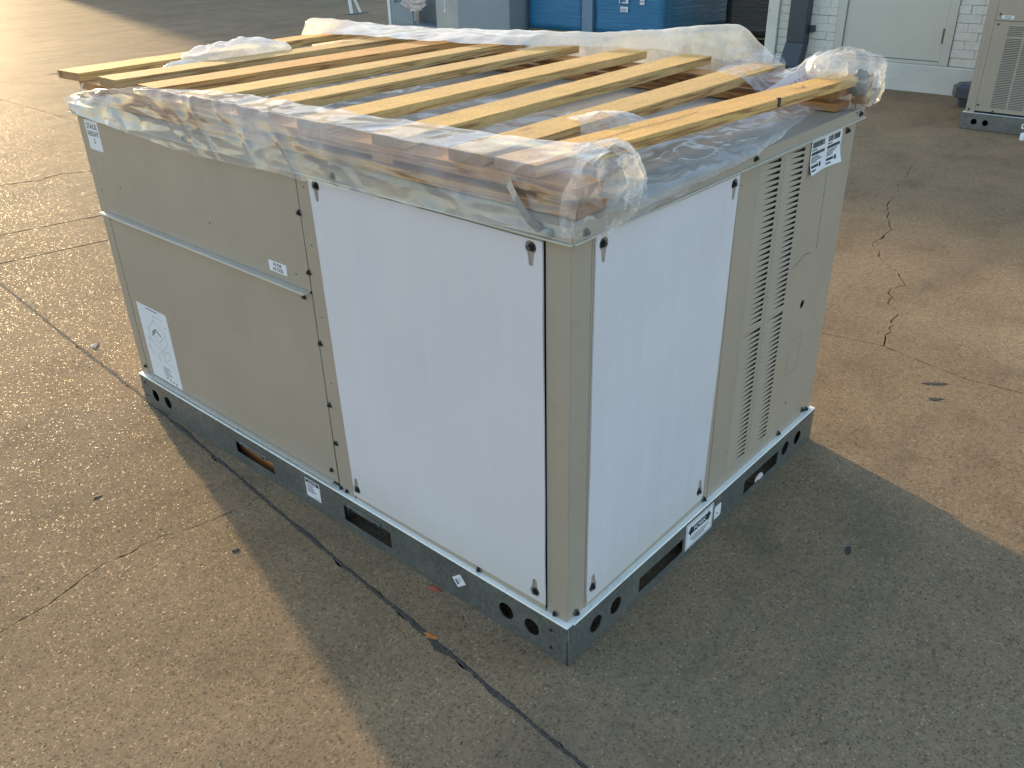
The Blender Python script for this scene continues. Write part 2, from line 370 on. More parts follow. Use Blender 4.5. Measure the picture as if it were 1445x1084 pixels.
# ------------------------------------------------------------------ ground (slabs with real joints)
base = mobj('ground', [(-60, -60, -.014), (60, -60, -.014), (60, 60, -.014), (-60, 60, -.014)], [(0, 1, 2, 3)], M['filler']); base['kind'] = 'structure'
def lerp_poly(pts, t):
    if t <= pts[0][0]: return pts[0][1]
    for (a, b), (c, d) in zip(pts, pts[1:]):
        if t <= c: return b+(d-b)*(t-a)/(c-a)
    return pts[-1][1]
def jag(x, y, s, amp): return amp*(noise.noise(Vector((x*28, y*28, s)))*1.2+noise.noise(Vector((x*90, y*90, s+3)))*.9-2.4*max(0, noise.noise(Vector((x*11, y*11, s+8)))-.28)*2)
V = {  # x as function of y, gap, amplitude
 'v0': ([(-60, -4.3), (60, -3.9)], .006, .002),
 'v1': ([(-60, -5), (-3, -.40), (-.21, -.20), (.33, -.15), (1.05, -.088), (1.54, -.04), (2.11, .01), (2.84, .06), (3.85, .14), (9, .6), (60, 5)], .0095, .0042),
 'v2': ([(-60, 2.3), (-.48, 2.15), (-.28, 2.135), (-.11, 2.17), (.08, 2.22), (.31, 2.18), (3, 2.2), (60, 2.6)], .0045, .003),
 'v3': ([(-60, 6.7), (60, 6.9)], .004, .002)}
H = {
 'h1': ([(-60, 1.3), (-.86, 1.215), (-.74, 1.22), (-.58, 1.262), (-.43, 1.258), (-.27, 1.21), (-.15, 1.19), (0, 1.2)], .0035, .003),
 'h1b': ([(-60, 4.4), (60, 4.5)], .004, .002), 'h1c': ([(-60, -3.6), (60, -3.5)], .004, .002),
 'c1': ([(-60, 4.1), (.26, 4.13), (.8, 4.03), (60, 3.6)], .012, .004), 'c2': ([(-60, 4.7), (.45, 4.64), (1.0, 4.52), (60, 4.1)], .014, .004),
 'c3': ([(-60, 5.8), (.89, 5.79), (1.14, 5.70), (1.3, 5.74), (1.55, 5.6), (60, 5.2)], .014, .01), 'c4': ([(-60, 9.5), (60, 9.0)], .02, .004),
 'k1': ([(-60, -.1), (2.2, .07), (2.35, .11), (2.6, .15), (2.68, .235), (2.82, .27), (2.93, .25), (3.07, .33), (3.2, .46), (3.39, .58), (3.7, .60), (4.11, .78), (5.2, 1.0), (60, 3)], .0055, .0035),
 'k2': ([(-60, 6.2), (60, 6.3)], .01, .003), 'k3': ([(-60, -4.2), (60, -4.3)], .004, .002),
 'bot': ([(-60, -59), (60, -59)], 0, 0), 'top': ([(-60, 59), (60, 59)], 0, 0)}
VB = {'l': ([(-60, -59), (60, -59)], 0, 0), 'r': ([(-60, 59), (60, 59)], 0, 0), **V}
for key, x0, x1, a1 in (('k1', 2.2, 5.5, 1.0), ('h1', -1.6, .0, .45), ('c3', .6, 2.1, 1.2)):
    pl, g_, am = H[key]; q0 = [p for p in pl if p[0] < x0]; q1 = [p for p in pl if p[0] > x1]; n_ = int((x1-x0)/.014)
    H[key] = (q0+[(x0+(x1-x0)*k/n_, lerp_poly(pl, x0+(x1-x0)*k/n_)+a1*(.024*noise.noise(Vector((k*.12, 3, 1)))+.014*noise.noise(Vector((k*.37, 8, 1))))) for k in range(n_+1)]+q1, g_, am)
def slab(vl, vr, hb, ht, idx):
    L_, R2, B_, T_ = VB[vl], VB[vr], H[hb], H[ht]
    def corner(v, h):
        y = lerp_poly(h[0], v[0][0][1]); 
        for _ in range(6): x = lerp_poly(v[0], y); y = lerp_poly(h[0], x)
        return x, y
    def step(a, b, fixed, vert):
        out = [a]; t = a; sg = 1 if b > a else -1
        while True:
            d = math.hypot(t, fixed) if True else 0
            s = .011 if d < 3.2 else (.03 if d < 7 else .8)
            t += sg*s
            if (b-t)*sg <= s*.5: break
            out.append(t)
        return out
    c00 = corner(L_, B_); c10 = corner(R2, B_); c11 = corner(R2, T_); c01 = corner(L_, T_)
    pts = []
    for x in step(c00[0], c10[0], c00[1], 0): y = lerp_poly(B_[0], x); g = B_[1]*(.25 if hb == 'k1' and x > 4.2 else 1); pts.append((x, y+g*.5+jag(x, y, 1, B_[2])))
    for y in step(c10[1], c11[1], c10[0], 1): x = lerp_poly(R2[0], y); pts.append((x-R2[1]*.5+jag(x, y, 2, R2[2]), y))
    for x in step(c11[0], c01[0], c11[1], 0): y = lerp_poly(T_[0], x); g = T_[1]*(.25 if ht == 'k1' and x > 4.2 else 1); pts.append((x, y-g*.5+jag(x, y, 3, T_[2])))
    for y in step(c01[1], c00[1], c01[0], 1): x = lerp_poly(L_[0], y); pts.append((x+L_[1]*.5+jag(x, y, 4, L_[2]), y))
    # tidy the four corners: keep inside both bounding curves
    return plate('concrete_slab', pts, [], .0135, M['concrete'], base, Matrix.Identity(4), z=-.0135)
for k, q in enumerate([('l', 'v0', 'bot', 'h1b'), ('l', 'v0', 'h1b', 'top'), ('v0', 'v1', 'bot', 'h1c'), ('v0', 'v1', 'h1c', 'h1'), ('v0', 'v1', 'h1', 'h1b'), ('v0', 'v1', 'h1b', 'top'),
        ('v1', 'v2', 'bot', 'h1c'), ('v1', 'v2', 'h1c', 'c1'), ('v1', 'v2', 'c1', 'c2'), ('v1', 'v2', 'c2', 'c3'), ('v1', 'v2', 'c3', 'c4'), ('v1', 'v2', 'c4', 'top'),
        ('v2', 'v3', 'bot', 'k3'), ('v2', 'v3', 'k3', 'k1'), ('v2', 'v3', 'k1', 'k2'), ('v2', 'v3', 'k2', 'top'), ('v3', 'r', 'bot', 'k3'), ('v3', 'r', 'k3', 'k2'), ('v3', 'r', 'k2', 'top')]):
    slab(*q, k)

# crumbled filler and dirt that spills out of the long joint
sv = []; sf = []; yy = -1.2; k = 0
while yy < 6.5:
    xx = lerp_poly(V['v1'][0], yy)
    w1 = .0028+.009*max(0, noise.noise(Vector((yy*7, 1, 0)))+.25)+.006*abs(noise.noise(Vector((yy*60, 4, 0)))); w2 = .0028+.010*max(0, noise.noise(Vector((yy*6, 9, 0)))+.2)+.006*abs(noise.noise(Vector((yy*60, 14, 0))))
    if abs(yy-.285) < .045: w1 += .014*(1-abs(yy-.285)/.045)
    sv += [(xx-w1, yy, .0004), (xx, yy, .0016+.0015*noise.noise(Vector((yy*40, 2, 2)))), (xx+w2, yy, .0004)]
    if k: a = 3*k-3; sf += [(a, a+1, a+4, a+3), (a+1, a+2, a+5, a+4)]
    yy += .006; k += 1
mobj('joint_filler', sv, sf, M['filler'], base)

# ------------------------------------------------------------------ brick building behind, right
WX = 7.78
bld = thing('brick_building', 'low white painted brick building with a flush metal door, behind at the right', 'building', (WX, 0, 0))
def bpart(name, x0, x1, y0, y1, z0, z1, m, bev=.003, parent=None):
    return box(name, x0-WX, x1-WX, y0, y1, z0, z1, m, parent or bld, bev)
BH = 3.3
bpart('wall_core', WX+.012, WX+.3, -9, 1.655, .25, BH, M['mortar'], 0); bpart('wall_core', WX+.012, WX+.3, 2.765, 3.37, .25, BH, M['mortar'], 0)
bpart('wall_core', WX+.012, WX+.3, 1.655, 2.765, 2.46, BH, M['mortar'], 0)
bpart('corner_post', WX-.045, WX+.32, 3.372, 3.49, 0, BH, M['plinth'])
bpart('plinth', WX-.03, WX+.3, -9, 3.37, -.01, .247, M['plinth'], .012)
bpart('side_wall', WX+.322, WX+9, 3.25, 3.46, -.01, BH, M['plinth'])
bpart('roof', WX-.06, WX+9, -9, 3.5, BH+.002, BH+.12, M['plinth'])
bpart('back_wall', WX+8.8, WX+9, -9, 3.249, -.01, BH, M['plinth'])
bmk = bmesh.new(); bbox(bmk, 0, .012, 0, 1, 0, 1, 0); bmk.free()
brick_me = {}
def brick_mesh(w_):
    key = round(w_, 3)
    if key not in brick_me:
        bm = bmesh.new(); bbox(bm, 0, .03, .0011, w_-.0011, .001, .0742, .003)
        me = bpy.data.meshes.new('brick'); bm.to_mesh(me); bm.free(); me.materials.append(M['brick']); brick_me[key] = me
    return brick_me[key]
far = bmesh.new()
row = 0; z = .25
while z < BH-.08:
    y = 3.37; first = True
    openings = [(1.655, 2.765)] if z < 2.4 else []
    for (ya, yb) in ([(2.765, 3.37), (-9, 1.655)] if openings else [(-9, 3.37)]):
        y = yb; fw = .205 if row % 2 else .105
        while y-ya > .03:
            w_ = min(fw, y-ya); fw = .205
            near = z < .86 and .9 < y < 3.4
            dx = random.uniform(-.0022, .0022)
            if near:
                o = bpy.data.objects.new('brick', brick_mesh(w_)); link(o, bld); o.location = (-.012+dx, y-w_+random.uniform(-.001, .001), z+random.uniform(-.001, .001)); o.rotation_euler = (random.uniform(-.006, .006), 0, random.uniform(-.008, .008))
            else: bbox(far, -.012+dx, .02, y-w_+.0011, y-.0011, z+.001, z+.0742)
            y -= w_
    row += 1; z += .075
o = bobj('upper_bricks', far, M['brick'], bld); o['kind'] = 'stuff'
dr = box('door', .0, .045, 1.742, 2.678, .283, 2.38, M['door'], bld, .003)
bm = bmesh.new()
bbox(bm, -.022, .06, 1.657, 1.737, .249, 2.455, .003); bbox(bm, -.022, .06, 2.683, 2.763, .249, 2.455, .003); bbox(bm, -.022, .06, 1.7375, 2.6825, 2.385, 2.455, .003); bbox(bm, -.022, .06, 1.7375, 2.6825, .249, .278, .003)
bobj('door_frame', bm, M['door'], bld)
for zz in (.44, 1.3, 2.1):
    bm = bmesh.new(); tube(bm, [(-.012, 1.735, zz), (-.012, 1.735, zz+.13)], .009); bbox(bm, -.006, 0, 1.736, 1.76, zz, zz+.13); bobj('hinge', bm, M['rust'], dr)
ds = thing('downspout', 'dark rectangular downspout ending in a kicked-out shoe against the white brick wall', 'downspout', (WX, 3.12, 0))
box('pipe', -.135, -.018, -.095, .095, .37, 3.2, M['spout'], ds, .006)
bm = bmesh.new()
a = [(-.135, -.095, .369), (-.018, -.095, .369), (-.018, .095, .369), (-.135, .095, .369)]; b = [(-.23, -.10, .16), (-.10, -.10, .10), (-.10, .10, .10), (-.23, .10, .16)]
vs = [bm.verts.new(q) for q in a+b]
for k in range(4): bm.faces.new((vs[k], vs[(k+1) % 4], vs[4+(k+1) % 4], vs[4+k]))
bm.faces.new(vs[:4]); r = bmesh.ops.inset_individual(bm, faces=[bm.faces.new(vs[4:][::-1])], thickness=.006, depth=-.06); bmesh.ops.recalc_face_normals(bm, faces=bm.faces)
bobj('shoe', bm, M['spout'], ds)
box('bracket', -.06, -.013, -.15, -.098, .47, .53, M['spout'], ds, .003)
# valve box
bm = bmesh.new()
prof = [(.0, .085), (.075, .10), (.085, .14), (.165, .14), (.2, .10)]
rings = []
for zz, r_ in prof: rings.append([bm.verts.new((r_*math.cos(R_(60*k+20))*.9, r_*math.sin(R_(60*k+20))*1.25, zz)) for k in range(6)])
for i in range(len(rings)-1):
    for k in range(6): bm.faces.new((rings[i][k], rings[i][(k+1) % 6], rings[i+1][(k+1) % 6], rings[i+1][k]))
bm.faces.new(rings[-1]); o = bobj('drain_boot', bm, M['spout']); o.location = (7.33, 1.28, 0)
tag(o, 'squat black plastic drain boot at the wall foot, half behind the rear unit', 'drain boot')

# unseen tall building, added so that its shade lies over the far yard
wg = thing('shade_warehouse', 'tall pale building with roller doors, out of view, added to shade the far yard', 'building', (11.6, 24.5, 0))
box('wall', 0, 14, 0, 10, 0, 7.2, M['plinth'], wg, .02); box('roof', 0.0, 14.2, -.2, 10.2, 7.202, 7.4, M['greyunit'], wg, .02)
for k in range(3): box('roller_door', 1.2+4.2*k, 4.2+4.2*k, -.06, -.002, 0, 3.4, M['door'], wg, .01)

# ------------------------------------------------------------------ stored goods behind
def pallet(par, x0, x1, y0, y1):
    for yy in (y0, (y0+y1)/2-.04, y1-.08): box('runner', x0, x1, yy, yy+.08, 0, .09, M['woodold'], par, .002)
    n = 7; d = (x1-x0-.09)/(n-1)
    for k in range(n): box('deck_board', x0+k*d, x0+k*d+.09, y0, y1, .091, .112, M['woodold'], par, .002)
def wrapped(label, x0, x1, y0, y1, h, m, seed):
    t = thing('wrapped_pallet', label, 'wrapped pallet', (x0, y0, 0), group='wrapped loads on pallets in front of the building'); X = x1-x0; Y = y1-y0
    pallet(t, 0, X, 0, Y)
    bm = bmesh.new(); bmesh.ops.create_cube(bm, size=1); bmesh.ops.subdivide_edges(bm, edges=bm.edges, cuts=14, use_grid_fill=True)
    for v in bm.verts:
        q = Vector(((v.co.x+.5)*X, (v.co.y+.5)*Y, .114+(v.co.z+.5)*(h-.114)))
        d = Vector((q.x-X/2, q.y-Y/2, 0)); n_ = noise.noise(Vector((q.x*3+seed, q.y*3, q.z*7)))
        v.co = q-d.normalized()*(.010+.012*n_) if d.length else q
    o = bobj('wrapped_load', bm, m, t, True)
    return t
BX = 8.9
t = wrapped('blue wrapped load beside the grey open cabinet, left of the pale corner board', BX, BX+1.2, 6.77, 7.72, 1.45, M['blue'], 1)
t2 = wrapped('blue wrapped load with white printed labels, right of the pale corner board', BX, BX+1.75, 5.49, 6.57, 1.45, M['blue'], 5)
cb = box('corner_board', BX-.02, BX+.08, 6.585, 6.755, .0, 1.46, M['bluepost']); tag(cb, 'pale blue grey corner board standing between the two blue wrapped loads', 'corner board')
LB = Matrix.Translation((0, 0, 0))
def onblue(u0, u1, z0, z1, lines=True):
    f = 0.9712; c = lambda y: -.943+f*(y+.943)
    lb = plate('label', rect(-(u0-5.49), -(u1-5.49), z0, z1), [], .003, M['whitelabel'], t2, LFT(-.004))
    return lb
onblue(6.12, 6.02, .505, .62); onblue(6.165, 6.145, .505, .62); onblue(6.14, 6.02, .40, .465); onblue(5.84, 5.77, .50, .64)
marks('lettering', [(-.66+i*.016, -.648+i*.016, .52, .60) for i in range(6)]+[(-.64, -.55, .41, .418), (-.64, -.55, .432, .44), (-.34, -.29, .53, .54), (-.34, -.29, .56, .575)], M['blueink'], t2, LFT(-.0085))
t = wrapped('black stretch wrapped load on a wood pallet beside the white corner post', 9.6, 10.7, 3.55, 5.0, 1.5, M['blackwrap'], 9)
# open grey cabinet
gc = thing('grey_equipment_cabinet', 'grey metal equipment cabinet with one open bay, behind the back left edge', 'cabinet', (8.6, 7.82, 0))
box('body', 0, .9, 0, 1.01, .02, 1.5, M['greyunit'], gc, .008)
box('bare_panel', .01, .9, 1.012, 1.485, .02, 1.5, M['greylight'], gc, .004)
box('back_panel', .5, .53, 1.487, 2.40, .02, 1.5, M['greylight'], gc, .002)
box('frame_post', 0, .05, 2.40, 2.50, .0, 1.5, M['greyunit'], gc, .003); box('side_panel', -.01, .53, 2.502, 2.56, 0, 1.5, M['whitemetal'], gc, .003)
box('bay_floor', 0, .499, 1.487, 2.399, .02, .06, M['greyunit'], gc, .003); box('lower_panel', .002, .03, 2.0, 2.399, .062, .36, M['greyunit'], gc, .003)
marks('drip_mark', [(-1.30, -1.285, .35, .50), (-1.31, -1.28, .28, .33)], M['whitelabel'], gc, LFT(.0095))
bm = bmesh.new(); bmesh.ops.create_grid(bm, x_segments=24, y_segments=24, size=.5)
for v in bm.verts:
    a, b = v.co.x+.5, v.co.y+.5
    sag = .2*math.sin(math.pi*a)*(1-b)
    v.co = Vector((-.02-.05*noise.noise(Vector((a*6, b*6, 0))), 1.66+.55*a, .36-sag*.5+.20*b+.02*noise.noise(Vector((a*9, b*9, 4)))))
bobj('hanging_cloth', bm, M['pink'], gc, True)
# white stand
st = thing('white_steel_stand', 'white steel tube stand with a slanted brace, at the far end of the yard', 'stand', (9.6, 12.5, 0))
bm = bmesh.new(); tube(bm, [(-.03, 0, .012), (-.06, 0, .3), (-.08, 0, 1.3)], .028); bobj('post', bm, M['whitemetal'], st, True)
bm = bmesh.new(); tube(bm, [(.16, -.02, .012), (.02, -.01, .30), (-.05, 0, .55)], .022); bobj('brace', bm, M['whitemetal'], st, True)
box('foot_plate', -.17, .3, -.08, .06, 0, .012, M['spout'], st, .002)

# ------------------------------------------------------------------ the main unit
W, L, HT = 1.35, 2.064, 1.119
unit = thing('packaged_air_conditioner', 'large taupe packaged air conditioning unit with white shipping panels, under the slatted wood top', 'air conditioner', (0, 0, 0), group='packaged air conditioning units')
CI = .013
box('cabinet_body', .022, W-.022, .022, L-.022, .118, 1.10, M['dark'], unit, 0)
lf = LFT(CI); rf = RGT(CI)
# fasteners
bm = bmesh.new()
def disc(bm, r, z0, z1, n, mi):
    a = [bm.verts.new((r*math.cos(2*math.pi*k/n), r*math.sin(2*math.pi*k/n), z0)) for k in range(n)]; b = [bm.verts.new((v.co.x*.94, v.co.y*.94, z1)) for v in a]
    for k in range(n): bm.faces.new((a[k], a[(k+1) % n], b[(k+1) % n], b[k])).material_index = mi
    bm.faces.new(b).material_index = mi
disc(bm, .0105, 0, .0018, 16, 1); disc(bm, .0082, .0018, .004, 16, 0); disc(bm, .0052, .004, .0095, 6, 0); disc(bm, .0022, .0095, .0097, 8, 1)
bolt_me = bpy.data.meshes.new('bolt'); bm.to_mesh(bolt_me); bm.free(); bolt_me.materials.append(M['rubber']); bolt_me.materials.append(M['steel'])
bm = bmesh.new(); disc(bm, .0022, 0, .001, 8, 0); rivet_me = bpy.data.meshes.new('rivet'); bm.to_mesh(rivet_me); bm.free(); rivet_me.materials.append(M['rubber'])
def bolt(par, mw, x, y, z=.003, s=1.0, me=None, nm='bolt'):
    o = bpy.data.objects.new(nm, me or bolt_me); link(o, par); o.matrix_local = mw @ Matrix.Translation((x, y, z)) @ Matrix.Rotation(random.random()*1.0, 4, 'Z') @ Matrix.Scale(s, 4); return o
# left long face (local X = -y)
plate('upper_access_panel', rect(-2.0, -.872, .765, 1.088), [], .003, M['taupe'], unit, lf)
plate('filter_access_panel', rect(-1.985, -.872, .150, .757), [], .004, M['taupe'], unit, lf)
plate('end_post', rect(-(L-CI), -2.002, .128, 1.088), [], .0025, M['taupe'], unit, lf)
plate('filter_panel_flange', rect(-1.998, -1.987, .150, .757), [], .0025, M['taupe'], unit, lf)
plate('centre_post', rect(-.868, -.800, .128, 1.088), [], .0032, M['taupe'], unit, lf)
plate('backing_panel', rect(-.798, -.078, .128, 1.088), [], .0015, M['taupe'], unit, lf)
box('drip_ledge', -.012, .0125, .880, 2.02, .757, .764, M['taupe_edge'], unit, .001)
box('drip_ledge', -.006, .0085, .893, 1.985, .146, .151, M['taupe_edge'], unit, .0008)
# corner post: one folded sheet
bm = bmesh.new()
bbox(bm, CI, .0165, CI, .073, .128, 1.09, 0); bobj('corner_post', bm, M['taupe'], unit)
box('corner_post', .0167, .080, CI-.0004, .0165, .128, 1.09, M['taupe'], unit, 0)
box('corner_post', W-.018, W-CI, L-.07, L-CI, .128, 1.09, M['taupe'], unit, 0)
# far sides
box('back_panel', .016, W-.016, L-.018, L-CI-.001, .128, 1.09, M['taupe'], unit, 0)
box('side_panel', W-.0175, W-CI, .016, L-.071, .128, 1.09, M['taupe'], unit, 0)
# white shipping panels
def wavy(pts, amp, seed):
    out = []
    for (a, b) in zip(pts, pts[1:]+pts[:1]):
        n = max(2, int(math.hypot(b[0]-a[0], b[1]-a[1])/.03))
        for k in range(n):
            t_ = k/n; x = a[0]+(b[0]-a[0])*t_; y = a[1]+(b[1]-a[1])*t_
            out.append((x+amp*noise.noise(Vector((x*4, y*4, seed))), y+amp*.5*noise.noise(Vector((x*4, y*4, seed+9)))))
    return out
plate('shipping_panel', wavy([(-.800, .143), (-.075, .150), (-.0775, 1.076), (-.815, 1.078)], .003, 3), [keyhole(-.788, 1.062), keyhole(-.107, 1.058), keyhole(-.783, .170, True), keyhole(-.108, .176, True)], .0035, M['sheet'], unit, lf, z=.0022)
plate('shipping_panel', wavy([(.086, .141), (.628, .152), (.655, 1.076), (.0865, 1.078)], .0025, 7), [keyhole(.112, 1.058), keyhole(.630, 1.058), keyhole(.108, .180, True), keyhole(.606, .188, True)], .0035, M['sheet'], unit, rf, z=.0022)
plate('backing_panel', rect(.0805, .6595, .128, 1.088), [], .0015, M['taupe'], unit, rf)
for (mw, x, y) in ((lf, -.788, 1.062), (lf, -.107, 1.058), (lf, -.783, .168), (lf, -.108, .174), (rf, .112, 1.058), (rf, .630, 1.058), (rf, .108, .178), (rf, .606, .186)): bolt(unit, mw, x, y, .002, 1.0)
for (a, b) in ((.874, .979), (.868, .82), (.863, .616), (.861, .424), (.856, .298), (.897, .188), (.906, .742)): bolt(unit, lf, -a, b, .0035, .86)
for (a, b) in ((.862, .139), (.835, .139), (.046, .139), (1.96, .141), (1.76, .136), (1.40, .136), (1.12, .136), (2.01, .17), (.30, .136)): bolt(unit, lf, -a, b, .0035, .8)
for (a, b) in ((.045, .139), (.64, .14), (1.10, .14), (1.27, .15), (1.30, .14), (1.276, 1.064)): bolt(unit, rf, a, b, .004, .9)
for (a, b) in ((2.0, .84), (1.86, .87), (1.33, .86), (.93, .80), (1.75, .70), (.99, .60), (.84, 1.05), (.84, .90), (.84, .70), (.84, .50)): bolt(unit, lf, -a, b, .0031, 1, rivet_me, 'rivet')
box('hook_tab', .004, .0125, 1.975, 1.995, .742, .752, M['rust'], unit, .0005)
# louvred panel
holes = []; lou = []
PITCH = .0152
for cx0, cx1 in ((.757, .874), (.893, 1.010)):
    z = 1.070
    while z > .185:
        if abs(z-.6145) > .0077:
            holes.append(rect(cx0, cx1+.002, z-.0128, z)); lou.append((cx0, z))
        z -= PITCH
holes.append(circ(1.144, .575, .0135)); holes.append(circ(1.131, .239, .005, 10)); holes.append(circ(.672, 1.045, .0022, 8))
for hx, hz in ((1.05, .98), (1.12, .83), (1.18, .90), (1.19, .742), (1.03, .70), (1.088, .40), (1.185, .42)): holes.append(circ(hx, hz, .0022, 8))
lp = plate('louvred_panel', rect(.661, W-CI, .128, 1.088), holes, .002, M['taupe'], unit, rf)
plate('dark_screen', rect(.70, 1.30, .14, 1.085), [], .001, M['dark'], unit, rf, z=-.006)
lw_ = .117
v = [(0, .0006, .0022), (lw_*.33, -.0004, .0024), (lw_, -.0096, .0036), (lw_, -.0146, .0050), (.008, -.0138, .0046), (0, -.0128, .0022)]
fcs = [(0, 5, 4), (0, 4, 3, 1), (1, 3, 2)]
me = bpy.data.meshes.new('louver'); me.from_pydata(v, [], fcs); me.update(); me.materials.append(M['taupe'])
for (x, z) in lou:
    o = bpy.data.objects.new('louver', me); link(o, lp); o.matrix_local = Matrix.Translation((x, z, 0)) @ Matrix.Rotation(random.uniform(-.004, .004), 4, 'Z')
# knockout outline and slits
def thin(par, mw, pts, wd, m, nm='slit', z=.0023):
    v = []; f = []
    for (a, b) in zip(pts, pts[1:]):
        d = Vector((b[0]-a[0], b[1]-a[1])).normalized(); n_ = Vector((-d.y, d.x))*wd/2; k = len(v)
        v += [(a[0]+n_.x, a[1]+n_.y, z), (a[0]-n_.x, a[1]-n_.y, z), (b[0]-n_.x, b[1]-n_.y, z), (b[0]+n_.x, b[1]+n_.y, z)]; f.append((k, k+1, k+2, k+3))
    return mobj(nm, v, f, m, par, mw=mw)
thin(unit, rf, [(1.100, .466), (1.172, .468), (1.164, .348), (1.096, .348), (1.100, .466)], .0012, M['greyink'], 'knockout')
thin(unit, rf, [(1.178, .975), (1.183, .87), (1.186, .74)], .0016, M['dark'], 'slit')
thin(unit, rf, [(1.035, .722), (1.11, .742), (1.145, .737)], .0018, M['dark'], 'slit')
# roof cap
bm = bmesh.new(); LZ = 1.091
bbox(bm, -.002, .0008, .0, L, LZ, HT, 0)
cap = bobj('roof_cap_edge', bm, M['taupe'], unit)
box('roof_cap_edge', .001, W+.002, -.002, .0008, LZ, HT, M['taupe'], unit, 0)
box('roof_cap_edge', W+.0005, W+.003, .001, L, LZ, HT, M['taupe'], unit, 0); box('roof_cap_edge', .0, W, L+.0002, L+.003, LZ, HT, M['taupe'], unit, 0)
box('cap_drip_lip', -.009, .0, -.004, L, LZ-.004, LZ-.0002, M['taupe_edge'], unit, .0008); box('cap_drip_lip', .0015, W+.004, -.009, -.0005, LZ-.004, LZ-.0002, M['taupe_edge'], unit, .0008)
nx, ny = 28, 40; vv = []; ff = []
for j in range(ny+1):
    for i in range(nx+1):
        x = W*i/nx; y = L*j/ny; e = min(x, W-x, y, L-y)
        vv.append((x, y, HT-.0005+.0018*noise.noise(Vector((x*3, y*3, 2)))*min(1, e*10)-.004*min(1, e/.03)*0))
for j in range(ny):
    for i in range(nx): a = j*(nx+1)+i; ff.append((a, a+1, a+nx+2, a+nx+1))
mobj('roof_panel', vv, ff, M['roof'], unit, True)
for (mw, x, y) in ((LFT(-.002), -.046, 1.103), (RGT(-.002), .040, 1.103), (RGT(-.002), .703, 1.105), (RGT(-.002), 1.322, 1.104), (LFT(-.002), -.70, 1.103), (LFT(-.002), -1.35, 1.103)): bolt(unit, mw, x, y, .0, .9)
# base rails
HB = .127
railL = plate('base_rail', rect(-L, -.0025, .0, HB-.003), [rrect(-1.43, -1.211, .036, .079, .005), rrect(-.853, -.641, .03, .087, .005), circ(-1.967, .061, .024), circ(-1.877, .063, .024), circ(-.2, .061, .0245), circ(-.114, .060, .0245)], .0025, M['galv'], unit, LFT(.0025))
railR = plate('base_rail', rect(.0, W, .0, HB-.003), [rrect(.304, .522, .028, .077, .004), rrect(.873, 1.098, .03, .080, .004), circ(.113, .060, .0245), circ(.198, .060, .0245), circ(1.149, .063, .0245), circ(1.238, .061, .0245)], .0025, M['galv'], unit, RGT(.0))
plate('base_rail', rect(-L, 0, .0, HB-.003), [rrect(-1.43, -1.211, .036, .079, .005), rrect(-.853, -.641, .03, .087, .005)], .0025, M['galv'], unit, LFT(W))
plate('base_rail', rect(0, W, .0, HB-.003), [rrect(.304, .522, .028, .077, .004), rrect(.873, 1.098, .03, .080, .004)], .0025, M['galv'], unit, RGT(L-.0005))
box('rail_lip', -.0015, .0205, .0005, L, HB-.005, HB+.0005, M['galvlip'], unit, .0008); box('rail_lip', .021, W, -.004, .0205, HB-.005, HB+.0005, M['galvlip'], unit, .0008)
box('rail_lip', W-.02, W, .021, L, HB-.0028, HB, M['galvlip'], unit, 0); box('rail_lip', .021, W-.021, L-.02, L, HB-.0028, HB, M['galvlip'], unit, 0)
box('base_pan', .022, W-.022, .022, L-.022, .108, .1165, M['galv'], unit, 0)
for yy in (.60, .88, 1.18, 1.46): box('cross_member', .03, W-.03, yy, yy+.012, .004, .107, M['galv'], unit, 0)
box('pocket_glow_block', .030, .075, 1.19, 1.46, .002, .048, M['leaforange'], unit, .002)  # added block; its orange colour stands for sunlit ground inside the pocket
for zz in (.04, .07): box('fork_guide', .03, W-.03, .045, .05, zz, zz+.012, M['galvlip'], unit, 0)
for (a, b) in ((.05, .091), (.05, .034), (2.029, .099), (2.033, .042)): bolt(unit, LFT(0), -a, b, .0, .55)
thin(unit, LFT(-.0003), [(-2.012, .005), (-2.012, .122)], .0012, M['dark'], 'rail_seam', .0003)
for (a0, a1, z_) in ((1.40, 1.24, .083), (.83, .68, .092)):
    box('slot_tab', -.004, -.0005, a1, a0, z_-.004, z_+.008, M['galv'], unit, .0008)
    for a in (a0-.02, a1+.02): bolt(unit, LFT(-.004), -a, z_+.0, .0, .5)
# ---- printed labels
lb = plate('stack_height_label', rect(-2.005, -1.916, .977, 1.072), [], .0005, M['whitelabel'], unit, lf, z=.003)
text('lettering', 'STACK', .024, -1.9605, 1.045, M['ink'], lb, Matrix.Identity(4), .0037, 'CENTER', sx=.95); text('lettering', 'HEIGHT', .024, -1.9605, 1.022, M['ink'], lb, Matrix.Identity(4), .0037, 'CENTER', sx=.9); text('lettering', '5', .024, -1.9605, .999, M['ink'], lb, Matrix.Identity(4), .0037, 'CENTER')
lb = plate('filter_access_label', rect(-1.053, -.972, .783, .814), [], .0005, M['whitelabel'], unit, lf, z=.003)
text('lettering', 'FILTER', .0135, -1.0125, .8005, M['ink'], lb, Matrix.Identity(4), .0037, 'CENTER'); text('lettering', 'ACCESS', .0135, -1.0125, .7875, M['ink'], lb, Matrix.Identity(4), .0037, 'CENTER')
lb = plate('diagram_label', rect(-1.952, -1.75, .156, .448), [], .0005, M['whitelabel'], unit, lf, z=.004)
I4 = Matrix.Identity(4)
def dl(pts, wd=.0012): thin(lb, I4, pts, wd, M['greyink'], 'diagram_line', .0047)
X0 = -1.952; Z0 = .156
q = lambda a, b: (X0+a, Z0+b)
dl([q(.06, .283), q(.14, .283)], .004)
dl([q(.045, .20), q(.10, .245), q(.165, .205), q(.11, .16), q(.045, .20)]); dl([q(.045, .20), q(.045, .165), q(.11, .122), q(.165, .168), q(.165, .205)]); dl([q(.11, .16), q(.11, .122)])
